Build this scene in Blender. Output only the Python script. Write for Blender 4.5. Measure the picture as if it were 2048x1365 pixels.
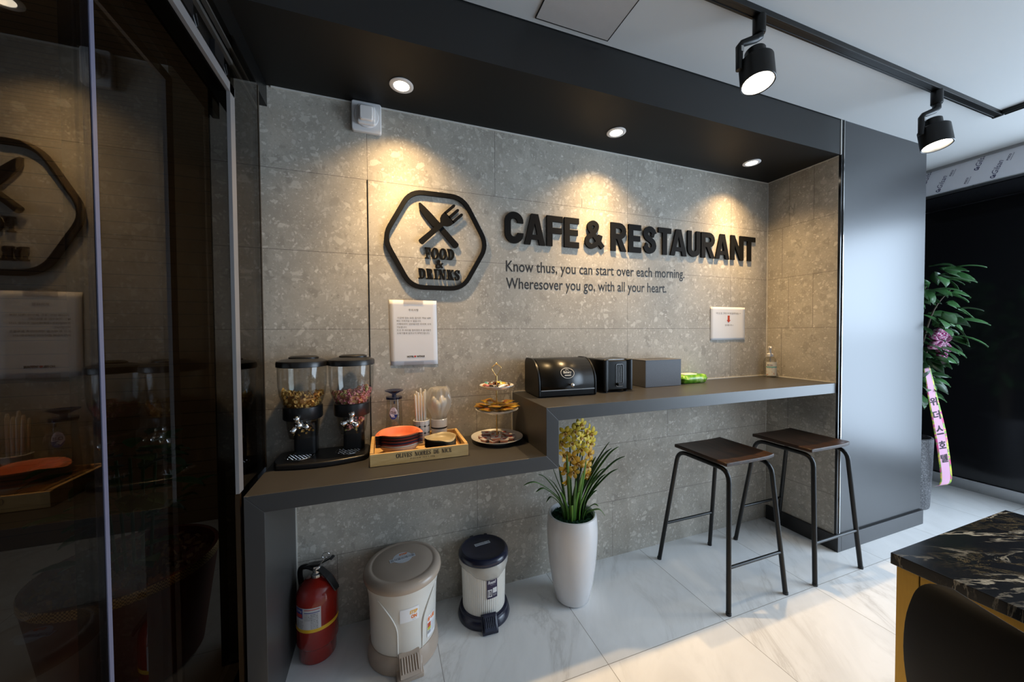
import bpy, bmesh, math, random
from mathutils import Vector, Matrix, Euler
R = math.radians
PI = math.pi
random.seed(7)
SC = bpy.context.scene
COL = SC.collection
for o in list(bpy.data.objects):
    bpy.data.objects.remove(o)

# ------------------------------------------------------------------ camera
CAM_D, CAM_H = 1.6953, 1.2743
cam_data = bpy.data.cameras.new('camera')
cam = bpy.data.objects.new('camera', cam_data)
COL.objects.link(cam)
cam_data.sensor_width = 36.0
cam_data.lens = 713.85 * 36.0 / 2048.0
cam_data.clip_start = 0.02
YAW, PITCH, ROLL = R(19.8447), R(1.2343), R(-0.3798)
_fw = Vector((math.sin(YAW) * math.cos(PITCH), math.cos(YAW) * math.cos(PITCH), -math.sin(PITCH)))
_rt = Vector((math.cos(YAW), -math.sin(YAW), 0))
_up = _rt.cross(_fw)
_r2 = _rt * math.cos(ROLL) + _up * math.sin(ROLL)
_u2 = -_rt * math.sin(ROLL) + _up * math.cos(ROLL)
_m = Matrix((( _r2.x, _u2.x, -_fw.x), (_r2.y, _u2.y, -_fw.y), (_r2.z, _u2.z, -_fw.z)))
cam.matrix_world = Matrix.Translation((0, -CAM_D, CAM_H)) @ _m.to_4x4()
SC.camera = cam

# ------------------------------------------------------------------ view, world, large lights
SC.view_settings.view_transform = 'Standard'
SC.view_settings.look = 'None'
SC.view_settings.exposure = 0.10
SC.view_settings.gamma = 1.0
SC.view_settings.use_curve_mapping = False
SC.cycles.use_denoising = True
SC.cycles.max_bounces = 10
SC.cycles.diffuse_bounces = 5
SC.cycles.glossy_bounces = 5
SC.cycles.transmission_bounces = 8
SC.cycles.transparent_max_bounces = 16
SC.cycles.caustics_reflective = False
SC.cycles.caustics_refractive = False
SC.cycles.sample_clamp_indirect = 6.0

W = bpy.data.worlds.new('world')
SC.world = W
W.use_nodes = True
W.node_tree.nodes['Background'].inputs[0].default_value = (0.62, 0.78, 1.0, 1)
W.node_tree.nodes['Background'].inputs[1].default_value = 0.4


def area_light(name, loc, target, sx, sy, power, color, spread=180):
    l = bpy.data.lights.new(name, 'AREA')
    l.shape = 'RECTANGLE'
    l.size, l.size_y = sx, sy
    l.energy = power
    l.color = color
    l.spread = R(spread)
    o = bpy.data.objects.new(name, l)
    COL.objects.link(o)
    o.location = loc
    o.rotation_euler = (Vector(target) - Vector(loc)).to_track_quat('-Z', 'Y').to_euler()
    return o


DAY = (0.66, 0.82, 1.0)
# daylight entering through the shop window in the right wall and the rear window
area_light('daylight', (4.32, -2.15, 1.72), (3.0, -2.15, 1.72), 2.5, 1.0, 78, DAY)
area_light('daylight_street', (4.32, -2.15, 0.70), (3.0, -2.15, 0.70), 2.5, 1.0, 58, DAY)
area_light('daylight_rear', (1.6, -4.32, 1.35), (1.6, -3.0, 1.3), 3.2, 1.7, 3, DAY)
WARM = (1.0, 0.67, 0.32)
WARM2 = (1.0, 0.80, 0.52)
DOWN_W, TRACK_W = 46.0, 8.0


def spot_light(name, loc, direction, power, color, angle, blend, size=0.02):
    l = bpy.data.lights.new(name, 'SPOT')
    l.energy = power
    l.color = color
    l.spot_size = R(angle)
    l.spot_blend = blend
    l.shadow_soft_size = size
    o = bpy.data.objects.new(name, l)
    COL.objects.link(o)
    o.location = loc
    o.rotation_euler = Vector(direction).to_track_quat('-Z', 'Y').to_euler()
    return o


# ------------------------------------------------------------------ materials
class NT:
    def __init__(s, name):
        s.m = bpy.data.materials.new(name)
        s.m.use_nodes = True
        s.t = s.m.node_tree
        s.n = s.t.nodes
        s.b = s.n['Principled BSDF']

    def new(s, typ, **kw):
        x = s.n.new(typ)
        for k, v in kw.items():
            setattr(x, k, v)
        return x

    def link(s, a, b):
        s.t.links.new(a, b)

    def sock(s, i, v):
        if isinstance(v, bpy.types.NodeSocket):
            s.link(v, i)
        else:
            i.default_value = v

    def math(s, op, a, b=0.0, c=None, clamp=False):
        x = s.new('ShaderNodeMath', operation=op)
        x.use_clamp = clamp
        s.sock(x.inputs[0], a)
        s.sock(x.inputs[1], b)
        if c is not None:
            s.sock(x.inputs[2], c)
        return x.outputs[0]

    def mix(s, f, a, b, mode='MIX'):
        x = s.new('ShaderNodeMix', data_type='RGBA', blend_type=mode)
        s.sock(x.inputs[0], f)
        s.sock(x.inputs[6], a if isinstance(a, bpy.types.NodeSocket) else tuple(a) + (1,) if len(a) == 3 else a)
        s.sock(x.inputs[7], b if isinstance(b, bpy.types.NodeSocket) else tuple(b) + (1,) if len(b) == 3 else b)
        return x.outputs[2]

    def ramp(s, f, stops, interp='LINEAR'):
        x = s.new('ShaderNodeValToRGB')
        x.color_ramp.interpolation = interp
        e = x.color_ramp.elements
        while len(e) < len(stops):
            e.new(0.5)
        for i, (p, c) in enumerate(stops):
            e[i].position = p
            e[i].color = tuple(c) + (1,) if len(c) == 3 else c
        s.sock(x.inputs[0], f)
        return x.outputs[0]

    def coord(s, kind='Object'):
        return s.new('ShaderNodeTexCoord').outputs[kind]

    def mapping(s, v, scale=(1, 1, 1), loc=(0, 0, 0), rot=(0, 0, 0)):
        x = s.new('ShaderNodeMapping')
        s.link(v, x.inputs[0])
        x.inputs['Scale'].default_value = scale
        x.inputs['Location'].default_value = loc
        x.inputs['Rotation'].default_value = rot
        return x.outputs[0]

    def grain(s, v, rot, scale):
        """turn first, then stretch"""
        return s.mapping(s.mapping(v, rot=(0, 0, rot)), scale=scale)

    def noise(s, v, scale, detail=4, rough=0.5, dist=0.0, out='Fac'):
        x = s.new('ShaderNodeTexNoise')
        s.link(v, x.inputs['Vector'])
        x.inputs['Scale'].default_value = scale
        x.inputs['Detail'].default_value = detail
        x.inputs['Roughness'].default_value = rough
        x.inputs['Distortion'].default_value = dist
        return x.outputs[out]

    def voro(s, v, scale, feature='F1', rnd=1.0):
        x = s.new('ShaderNodeTexVoronoi', feature=feature)
        s.link(v, x.inputs['Vector'])
        x.inputs['Scale'].default_value = scale
        x.inputs['Randomness'].default_value = rnd
        return x

    def bump(s, h, strength=0.2, dist=0.01):
        x = s.new('ShaderNodeBump')
        x.inputs['Strength'].default_value = strength
        x.inputs['Distance'].default_value = dist
        s.link(h, x.inputs['Height'])
        s.link(x.outputs[0], s.b.inputs['Normal'])

    def set(s, **kw):
        names = dict(color='Base Color', rough='Roughness', metal='Metallic', spec='Specular IOR Level', coat='Coat Weight',
                     coatr='Coat Roughness', trans='Transmission Weight', ior='IOR', emis='Emission Color', estr='Emission Strength',
                     alpha='Alpha', aniso='Anisotropic', sss='Subsurface Weight', sheen='Sheen Weight')
        for k, v in kw.items():
            i = s.b.inputs[names[k]]
            if isinstance(v, bpy.types.NodeSocket):
                s.link(v, i)
            elif isinstance(v, (tuple, list)):
                i.default_value = tuple(v) + (1,) if len(v) == 3 else v
            else:
                i.default_value = v
        return s


MATS = {}


def pm(name, color, rough=0.5, metal=0.0, var=0.05, scale=30, **kw):
    """plain material with a little procedural variation of its colour and roughness"""
    if name in MATS:
        return MATS[name]
    t = NT(name)
    co = t.coord('Object')
    n = t.noise(co, scale, 3)
    c0 = [max(0, c * (1 - var)) for c in color]
    c1 = [min(1, c * (1 + var)) for c in color]
    t.set(color=t.mix(n, c0, c1), metal=metal, **kw)
    t.set(rough=t.math('ADD', t.math('MULTIPLY', n, 0.03), rough - 0.015))
    MATS[name] = t.m
    return t.m


def emit(name, color, strength):
    t = NT(name)
    t.set(color=(0.8, 0.8, 0.8), emis=color, estr=strength, rough=0.4)
    return t.m


ROW0, ROWH = 1.2973, 0.3262


def stone(name, axis, joints):
    """grey breccia wall panels; joints = [(position along the wall, z0, z1)]"""
    t = NT(name)
    co = t.coord('Object')
    dn = t.noise(co, 14, 3, 0.6, out='Color')
    dv = t.new('ShaderNodeVectorMath', operation='MULTIPLY_ADD')
    t.link(dn, dv.inputs[0])
    dv.inputs[1].default_value = (0.028, 0.028, 0.028)
    t.link(co, dv.inputs[2])
    v = dv.outputs[0]
    base = t.ramp(t.noise(co, 3.2, 8, 0.68), [(0.30, (0.245, 0.228, 0.205)), (0.52, (0.31, 0.292, 0.265)), (0.72, (0.37, 0.352, 0.325))])
    fine = t.noise(co, 95, 3, 0.7)
    base = t.mix(t.math('MULTIPLY', t.math('SUBTRACT', fine, 0.5), 0.6), base, (0.60, 0.58, 0.55))

    def chips(col, scale, thr, gap, lo, hi, soft=0.04, aniso=(1, 1, 1), amt=0.7):
        """angular fragments: some of the cells of a broken pattern, each shrunk from its edges"""
        vv = t.mapping(v, scale=aniso, loc=(scale * 0.37, scale * 0.11, scale * 0.23))
        a = t.voro(vv, scale)
        e = t.voro(vv, scale, 'DISTANCE_TO_EDGE')
        sep = t.new('ShaderNodeSeparateColor')
        t.link(a.outputs['Color'], sep.inputs[0])
        sel = t.math('GREATER_THAN', sep.outputs[0], thr)
        g = t.math('MULTIPLY_ADD', sep.outputs[1], gap * 1.6, gap * 0.5)
        d = t.math('SUBTRACT', e.outputs['Distance'], g)
        msk = t.math('MULTIPLY', t.math('DIVIDE', d, soft, clamp=True), sel, clamp=True)
        c = t.mix(sep.outputs[2], lo, hi)
        return t.mix(t.math('MULTIPLY', msk, amt), col, c)
    c = base
    c = chips(c, 11, 0.62, 0.10, (0.235, 0.22, 0.20), (0.36, 0.342, 0.312), 0.16, (1, 1, 1.2), 0.55)
    c = chips(c, 19, 0.66, 0.10, (0.21, 0.197, 0.178), (0.28, 0.265, 0.24), 0.10, (1.2, 1, 0.9), 0.6)
    c = chips(c, 26, 0.82, 0.12, (0.36, 0.345, 0.315), (0.46, 0.445, 0.415), 0.08, (1, 1, 1.25), 0.95)
    c = chips(c, 44, 0.74, 0.12, (0.34, 0.325, 0.295), (0.45, 0.435, 0.41), 0.10, (1.25, 1, 0.8), 0.7)
    c = chips(c, 74, 0.70, 0.13, (0.22, 0.205, 0.185), (0.54, 0.525, 0.50), 0.10, (1, 1, 1), 0.7)
    c = chips(c, 150, 0.55, 0.12, (0.20, 0.19, 0.17), (0.52, 0.505, 0.48), 0.14, (1, 1, 1), 0.6)
    xyz = t.new('ShaderNodeSeparateXYZ')
    t.link(co, xyz.inputs[0])
    z = xyz.outputs[2]
    u = xyz.outputs[axis]
    ph = t.math('PINGPONG', t.math('SUBTRACT', z, ROW0 - 10 * ROWH), ROWH)
    # distance to the nearest row line
    fr = t.math('FRACT', t.math('DIVIDE', t.math('SUBTRACT', z, ROW0 - 10 * ROWH), ROWH))
    d = t.math('MULTIPLY', t.math('MINIMUM', fr, t.math('SUBTRACT', 1.0, fr)), ROWH)
    seam = t.math('LESS_THAN', d, 0.0009)
    for (p, z0, z1) in joints:
        a = t.math('LESS_THAN', t.math('ABSOLUTE', t.math('SUBTRACT', u, p)), 0.0009)
        b = t.math('LESS_THAN', t.math('ABSOLUTE', t.math('SUBTRACT', z, (z0 + z1) / 2)), (z1 - z0) / 2)
        seam = t.math('MAXIMUM', seam, t.math('MULTIPLY', a, b))
    c = t.mix(1.0, c, (1.38, 1.34, 1.26), 'MULTIPLY')
    c = t.mix(t.math('MULTIPLY', seam, 0.75), c, (0.05, 0.047, 0.042))
    t.set(color=c, rough=0.62, spec=0.25)
    return t.m


rz = lambda k: ROW0 + k * ROWH
M_STONE_B = stone('grey_stone_panels_back', 0, [
    (-0.0555, rz(2), 3), (0.528, rz(2), 3), (1.3137, rz(-1), 3), (2.117, rz(-1), 3), (1.017, rz(2), 2.0),
    (1.6045, rz(-2), rz(-1)), (0.4255, rz(-3), rz(-2)), (1.212, 0, rz(-3)), (0.4255, rz(-2), 0.9), (2.117, rz(-4), rz(-3)), (-0.2, 0, rz(-3))])
M_STONE_R = stone('grey_stone_panels_side', 1, [
    (-0.138, rz(2), 3), (-0.276, rz(2), 3), (-0.0963, rz(1), rz(2)), (-0.1367, rz(0), rz(1)), (-0.2757, rz(0), rz(1)),
    (-0.0965, rz(-1), rz(0)), (-0.30, rz(-4), rz(-3)), (-0.14, rz(-2), rz(-1))])


def marble_floor():
    t = NT('white_marble_tiles')
    co = t.coord('Object')
    xyz = t.new('ShaderNodeSeparateXYZ')
    t.link(co, xyz.inputs[0])
    T = 0.6029
    tx = t.math('DIVIDE', t.math('SUBTRACT', xyz.outputs[0], 0.7965 - 20 * T), T)
    ty = t.math('DIVIDE', t.math('SUBTRACT', xyz.outputs[1], -0.5548 - 20 * T), T)
    ix, iy = t.math('FLOOR', tx), t.math('FLOOR', ty)
    fx, fy = t.math('FRACT', tx), t.math('FRACT', ty)
    # every tile gets its own piece of veining
    cmb = t.new('ShaderNodeCombineXYZ')
    t.link(t.math('MULTIPLY', ix, 7.31), cmb.inputs[0])
    t.link(t.math('MULTIPLY', iy, 3.77), cmb.inputs[1])
    t.link(t.math('ADD', t.math('MULTIPLY', ix, 1.7), t.math('MULTIPLY', iy, 4.1)), cmb.inputs[2])
    add = t.new('ShaderNodeVectorMath', operation='ADD')
    t.link(co, add.inputs[0])
    t.link(cmb.outputs[0], add.inputs[1])
    v = t.grain(add.outputs[0], R(-58), (1.0, 2.4, 1.0))
    n1 = t.noise(v, 1.5, 7, 0.62, 0.9)
    vein = t.math('ABSOLUTE', t.math('SUBTRACT', n1, 0.5))
    vm = t.ramp(vein, [(0.0, (1, 1, 1)), (0.018, (0.4, 0.4, 0.4)), (0.06, (0, 0, 0))])
    gate = t.ramp(t.noise(v, 1.1, 3), [(0.46, (0, 0, 0)), (0.66, (1, 1, 1))])
    n2 = t.noise(v, 2.2, 6, 0.6, 0.6)
    cloud = t.ramp(n2, [(0.35, (0.80, 0.795, 0.785)), (0.60, (0.88, 0.875, 0.865))])
    c = t.mix(t.math('MULTIPLY', t.math('MULTIPLY', vm, gate), 0.42), cloud, (0.40, 0.37, 0.335))
    ex = t.math('MULTIPLY', t.math('MINIMUM', fx, t.math('SUBTRACT', 1.0, fx)), T)
    ey = t.math('MULTIPLY', t.math('MINIMUM', fy, t.math('SUBTRACT', 1.0, fy)), T)
    grout = t.math('LESS_THAN', t.math('MINIMUM', ex, ey), 0.0013)
    c = t.mix(t.math('MULTIPLY', grout, 0.8), c, (0.22, 0.195, 0.16))
    t.set(color=c, rough=t.math('ADD', 0.24, t.math('MULTIPLY', grout, 0.5)), spec=0.4)
    return t.m


M_FLOOR = marble_floor()


def black_marble():
    t = NT('black_gold_marble')
    co = t.coord('Object')
    v = t.grain(co, R(20), (1.0, 4.2, 1.0))
    n1 = t.noise(v, 3.0, 8, 0.60, 0.5)
    a = t.math('ABSOLUTE', t.math('SUBTRACT', n1, 0.5))
    big = t.ramp(a, [(0.0, (1, 1, 1)), (0.005, (0.7, 0.7, 0.7)), (0.016, (0, 0, 0))])
    gate = t.ramp(t.noise(v, 2.6, 2), [(0.48, (0, 0, 0)), (0.62, (1, 1, 1))])
    n2 = t.noise(t.grain(co, R(28), (1, 2.6, 1)), 9, 9, 0.74, 0.7)
    b = t.math('ABSOLUTE', t.math('SUBTRACT', n2, 0.5))
    fine = t.ramp(b, [(0.0, (1, 1, 1)), (0.006, (0.45, 0.45, 0.45)), (0.018, (0, 0, 0))])
    gate2 = t.ramp(t.noise(co, 5.0, 3), [(0.50, (0, 0, 0)), (0.66, (1, 1, 1))])
    c = t.mix(t.math('MULTIPLY', t.math('MULTIPLY', fine, gate2), 0.75), (0.010, 0.011, 0.014), (0.33, 0.25, 0.12))
    c = t.mix(t.math('MULTIPLY', big, gate), c, (0.62, 0.56, 0.44))
    t.set(color=c, rough=0.16, spec=0.5)
    return t.m


def wood(name, c0, c1, scale, axis_scale, rough=0.5, coat=0.0, spec=0.4):
    t = NT(name)
    co = t.coord('Object')
    v = t.mapping(co, scale=axis_scale)
    n = t.noise(v, scale, 6, 0.6, 0.4)
    n2 = t.noise(v, scale * 5, 3, 0.5)
    f = t.math('ADD', t.math('MULTIPLY', n, 0.8), t.math('MULTIPLY', n2, 0.2))
    t.set(color=t.ramp(f, [(0.36, c0), (0.64, c1)]), rough=rough, coat=coat, spec=spec)
    return t.m


def granite():
    t = NT('grey_granite_pot')
    co = t.coord('Object')
    n = t.noise(co, 120, 4, 0.8)
    t.set(color=t.ramp(n, [(0.38, (0.03, 0.03, 0.035)), (0.58, (0.16, 0.16, 0.17)), (0.72, (0.5, 0.5, 0.5))]), rough=0.45)
    t.bump(n, 0.4, 0.004)
    return t.m


def brushed(name, color, rough, metal, sc):
    t = NT(name)
    co = t.coord('Object')
    n = t.noise(t.mapping(co, scale=sc), 60, 4, 0.6)
    c0 = [c * 0.9 for c in color]
    c1 = [min(1, c * 1.1) for c in color]
    t.set(color=t.mix(n, c0, c1), metal=metal, rough=t.math('MULTIPLY_ADD', n, 0.08, rough - 0.04))
    return t.m


def thin_glass(name, tint, rough=0.0, boost=1.0, ior=1.5, milk=0.0):
    """see-through pane: transparent + mirror by Fresnel"""
    t = NT(name)
    t.n.remove(t.b)
    tr = t.new('ShaderNodeBsdfTransparent')
    tr.inputs[0].default_value = tuple(tint) + (1,)
    gl = t.new('ShaderNodeBsdfGlossy')
    gl.inputs['Roughness'].default_value = rough
    gl.inputs['Color'].default_value = (boost, boost, boost, 1)
    fr = t.new('ShaderNodeFresnel')
    fr.inputs[0].default_value = ior
    # keep Fresnel the same on the way out of the pane as on the way in
    geo = t.new('ShaderNodeNewGeometry')
    inv = t.math('MULTIPLY', geo.outputs['Backfacing'], 1.0 / ior - ior)
    t.link(t.math('ADD', inv, ior), fr.inputs[0])
    mx = t.new('ShaderNodeMixShader')
    t.link(fr.outputs[0], mx.inputs[0])
    t.link(tr.outputs[0], mx.inputs[1])
    t.link(gl.outputs[0], mx.inputs[2])
    out = mx.outputs[0]
    if milk:
        df = t.new('ShaderNodeBsdfDiffuse')
        df.inputs[0].default_value = (0.85, 0.84, 0.82, 1)
        tl = t.new('ShaderNodeBsdfTranslucent')
        tl.inputs[0].default_value = (0.85, 0.84, 0.82, 1)
        m1 = t.new('ShaderNodeMixShader')
        t.link(df.outputs[0], m1.inputs[1])
        t.link(tl.outputs[0], m1.inputs[2])
        m2 = t.new('ShaderNodeMixShader')
        m2.inputs[0].default_value = milk
        t.link(out, m2.inputs[1])
        t.link(m1.outputs[0], m2.inputs[2])
        out = m2.outputs[0]
    t.link(out, t.n['Material Output'].inputs[0])
    return t.m


M_CEIL = pm('white_ceiling_paint', (0.50, 0.50, 0.495), 0.85, var=0.015, scale=2)
M_WHITEWALL = pm('plain_wall_paint', (0.62, 0.61, 0.60), 0.85, var=0.02, scale=2)
M_DARKWALL = pm('dark_wall_paint', (0.05, 0.045, 0.04), 0.8, var=0.1, scale=3)
_t = NT('brown_wall_tiles')
_br = _t.new('ShaderNodeTexBrick')
_t.link(_t.mapping(_t.coord('Object'), rot=(0, R(90), 0)), _br.inputs[0])
_br.inputs['Color1'].default_value = (0.23, 0.15, 0.075, 1)
_br.inputs['Color2'].default_value = (0.20, 0.13, 0.065, 1)
_br.inputs['Mortar'].default_value = (0.05, 0.035, 0.02, 1)
_br.inputs['Scale'].default_value = 6.0
_br.inputs['Mortar Size'].default_value = 0.012
_t.set(color=_br.outputs[0], rough=0.6)
M_BROWNTILE = _t.m
M_SOFFIT = pm('black_soffit_film', (0.0062, 0.006, 0.0055), 0.5, spec=0.25, var=0.06, scale=8)
M_FASCIA = pm('charcoal_fascia_film', (0.014, 0.014, 0.014), 0.42, var=0.05, scale=6)
M_COLUMN = brushed('charcoal_column_film', (0.080, 0.082, 0.086), 0.34, 0.70, (8, 8, 0.3))
M_COUNTER = pm('dark_grey_laminate', (0.044, 0.042, 0.041), 0.38, spec=0.6, var=0.07, scale=14)
M_SKIRT = pm('black_skirting', (0.016, 0.016, 0.017), 0.4)
M_ALU = pm('pale_aluminium_trim', (0.36, 0.35, 0.355), 0.35, 0.5)
M_SILICONE = pm('white_sealant', (0.62, 0.60, 0.55), 0.6)
M_BLACKGLOSS = pm('black_gloss_strip', (0.008, 0.008, 0.009), 0.12)
M_BLACK = pm('black_plastic', (0.010, 0.010, 0.011), 0.30)
M_BLACKM = pm('black_matt_paint', (0.0045, 0.0045, 0.0045), 0.34, spec=0.35)
M_SIGN = pm('black_sign_acrylic', (0.006, 0.0057, 0.0055), 0.55, spec=0.12)
M_INK = pm('black_print_ink', (0.012, 0.012, 0.013), 0.6)
M_GREYINK = pm('grey_print_ink', (0.10, 0.10, 0.11), 0.6)
M_CHROME = pm('chrome', (0.80, 0.80, 0.80), 0.10, 1.0, var=0.02)
M_STEEL = pm('satin_steel', (0.50, 0.50, 0.50), 0.28, 1.0, var=0.04)
M_GOLD = pm('gold_metal', (0.78, 0.52, 0.20), 0.22, 1.0, var=0.05)
M_BRASS = brushed('brushed_gold_frame', (0.62, 0.36, 0.06), 0.42, 0.45, (4, 4, 0.6))
M_PAPER = pm('white_paper', (0.80, 0.78, 0.78), 0.85, var=0.02, scale=8)
M_WHITE = pm('white_plastic', (0.72, 0.71, 0.71), 0.32, var=0.02)
M_CERAMIC = pm('white_ceramic', (0.80, 0.79, 0.77), 0.12, var=0.02, coat=0.4)
M_RED = pm('red_enamel', (0.30, 0.014, 0.008), 0.22, var=0.06, coat=0.5)
M_YELLOW = pm('yellow_band', (0.80, 0.48, 0.03), 0.4)
M_NAVY = pm('navy_plastic', (0.014, 0.016, 0.036), 0.22, var=0.08)
M_BEIGE = pm('beige_plastic', (0.44, 0.345, 0.27), 0.25, var=0.008)
M_CREAM = pm('cream_plastic', (0.74, 0.71, 0.65), 0.30, var=0.008)
M_ORANGE = pm('orange_plastic', (0.85, 0.20, 0.075), 0.38)
M_PINEWOOD = wood('pale_pine', (0.62, 0.36, 0.12), (0.80, 0.54, 0.24), 5, (1.5, 12, 12), 0.55)
M_SEATWOOD = wood('dark_walnut', (0.014, 0.008, 0.005), (0.055, 0.024, 0.011), 5, (10, 1.2, 10), 0.36, 0.0, 0.28)
M_MARBLE_K = black_marble()
M_GRANITE = granite()
M_TINT = pm('grey_film', (0.3, 0.3, 0.3), 0.4)
M_TRACK = pm('dark_grey_track', (0.06, 0.058, 0.055), 0.4)
M_PLASTIC_CLEAR = thin_glass('clear_plastic', (0.93, 0.93, 0.92), 0.03, 0.8, 1.45)
M_BAG = thin_glass('clear_plastic_bag', (0.86, 0.84, 0.80), 0.12, 0.9, 1.5, 0.28)
M_DOORGLASS = thin_glass('tinted_door_glass', (0.60, 0.55, 0.48), 0.0, 0.72, 1.5)
M_DARKGLASS = thin_glass('dark_tinted_glass', (0.60, 0.55, 0.48), 0.0, 0.6, 1.5)
M_GLASSEDGE = pm('bluish_glass_edge', (0.15, 0.15, 0.22), 0.25)
M_BROWNGLOSS = pm('dark_brown_gloss_panel', (0.030, 0.017, 0.008), 0.16, var=0.2, scale=4)


# ------------------------------------------------------------------ mesh helpers
def bm_new():
    return bmesh.new()


def quadfix(bm):
    bmesh.ops.recalc_face_normals(bm, faces=bm.faces)


def add_box(bm, lo, hi, mi=0):
    x0, y0, z0 = lo
    x1, y1, z1 = hi
    vs = [bm.verts.new(p) for p in ((x0, y0, z0), (x1, y0, z0), (x1, y1, z0), (x0, y1, z0), (x0, y0, z1), (x1, y0, z1), (x1, y1, z1), (x0, y1, z1))]
    for f in ((0, 3, 2, 1), (4, 5, 6, 7), (0, 1, 5, 4), (1, 2, 6, 5), (2, 3, 7, 6), (3, 0, 4, 7)):
        bm.faces.new([vs[i] for i in f]).material_index = mi
    return vs


def add_lathe(bm, prof, c=(0, 0, 0), seg=40, mi=0, cap0=True, cap1=True, sx=1.0, sy=1.0, rfun=None, M=None):
    """prof = [(r, z)], from bottom to top along the outside"""
    rings = []
    for (r, z) in prof:
        ring = []
        for i in range(seg):
            a = 2 * PI * i / seg
            k = rfun(a, z) if rfun else 1.0
            p = Vector((r * k * sx * math.cos(a), r * k * sy * math.sin(a), z))
            if M is not None:
                p = M @ p
            ring.append(bm.verts.new(p + Vector(c)))
        rings.append(ring)
    for a, b in zip(rings, rings[1:]):
        for i in range(seg):
            j = (i + 1) % seg
            bm.faces.new((a[i], a[j], b[j], b[i])).material_index = mi
    if cap0:
        bm.faces.new(list(reversed(rings[0]))).material_index = mi
    if cap1:
        bm.faces.new(rings[-1]).material_index = mi
    return rings


def add_tube(bm, pts, r, seg=10, mi=0, closed=False, cap=True):
    pts = [Vector(p) for p in pts]
    n = len(pts)
    rr = r if isinstance(r, (list, tuple)) else [r] * n
    tang = []
    for i in range(n):
        if closed:
            d = pts[(i + 1) % n] - pts[i - 1]
        else:
            d = pts[min(i + 1, n - 1)] - pts[max(i - 1, 0)]
        tang.append(d.normalized())
    ref = Vector((0, 0, 1))
    if abs(tang[0].dot(ref)) > 0.9:
        ref = Vector((1, 0, 0))
    nrm = tang[0].cross(ref).normalized()
    rings = []
    for i in range(n):
        nrm = (nrm - tang[i] * nrm.dot(tang[i]))
        if nrm.length < 1e-6:
            nrm = tang[i].orthogonal()
        nrm.normalize()
        bn = tang[i].cross(nrm)
        rings.append([bm.verts.new(pts[i] + (nrm * math.cos(2 * PI * k / seg) + bn * math.sin(2 * PI * k / seg)) * rr[i]) for k in range(seg)])
    rng = range(n if closed else n - 1)
    for i in rng:
        a, b = rings[i], rings[(i + 1) % n]
        for k in range(seg):
            j = (k + 1) % seg
            bm.faces.new((a[k], a[j], b[j], b[k])).material_index = mi
    if cap and not closed:
        bm.faces.new(list(reversed(rings[0]))).material_index = mi
        bm.faces.new(rings[-1]).material_index = mi
    return rings


def add_prism(bm, poly, to3, d0, d1, mi=0):
    """poly = [(u, v)], to3(u, v, w) -> point; extruded from w=d0 to w=d1"""
    a = [bm.verts.new(to3(u, v, d0)) for u, v in poly]
    b = [bm.verts.new(to3(u, v, d1)) for u, v in poly]
    n = len(poly)
    fs = [bm.faces.new(list(reversed(a))), bm.faces.new(b)]
    for i in range(n):
        j = (i + 1) % n
        fs.append(bm.faces.new((a[i], a[j], b[j], b[i])))
    for f in fs:
        f.material_index = mi


def add_ribbon(bm, pts, w, to3, d0, d1, closed=False, mi=0):
    """a flat stroke of given width along 2-D pts, extruded"""
    ww = w if isinstance(w, (list, tuple)) else [w] * len(pts)
    keep = [i for i in range(len(pts)) if i == 0 or math.hypot(pts[i][0] - pts[i - 1][0], pts[i][1] - pts[i - 1][1]) > 1e-6]
    pts, ww = [pts[i] for i in keep], [ww[i] for i in keep]
    n = len(pts)
    L, Rr = [], []
    for i in range(n):
        if closed:
            p, q = pts[i - 1], pts[(i + 1) % n]
        else:
            p, q = pts[max(i - 1, 0)], pts[min(i + 1, n - 1)]
        dx, dy = q[0] - p[0], q[1] - p[1]
        l = math.hypot(dx, dy) or 1
        nx, ny = -dy / l, dx / l
        k = 1.0
        if 0 < i < n - 1 or closed:
            a = (pts[i][0] - pts[i - 1][0], pts[i][1] - pts[i - 1][1])
            la = math.hypot(*a) or 1
            cs = abs((-a[1] / la) * nx + (a[0] / la) * ny)
            k = 1 / max(cs, 0.5)
        L.append((pts[i][0] + nx * ww[i] / 2 * k, pts[i][1] + ny * ww[i] / 2 * k))
        Rr.append((pts[i][0] - nx * ww[i] / 2 * k, pts[i][1] - ny * ww[i] / 2 * k))
    # the face rises a hair along the stroke, so that a stroke crossing itself never lies in its own plane
    V = [[bm.verts.new(to3(*p, d + (0 if closed or d == d0 else 0.0004 * i / n))) for i, p in enumerate(S)] for S in (L, Rr) for d in (d0, d1)]
    l0, l1, r0, r1 = V
    m = n if closed else n - 1
    for i in range(m):
        j = (i + 1) % n
        for q in ((l1[i], r1[i], r1[j], l1[j]), (l0[i], l0[j], r0[j], r0[i]), (l0[i], l1[i], l1[j], l0[j]), (r0[i], r0[j], r1[j], r1[i])):
            bm.faces.new(q).material_index = mi
    if not closed:
        bm.faces.new((l0[0], r0[0], r1[0], l1[0])).material_index = mi
        bm.faces.new((l0[-1], l1[-1], r1[-1], r0[-1])).material_index = mi


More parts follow.
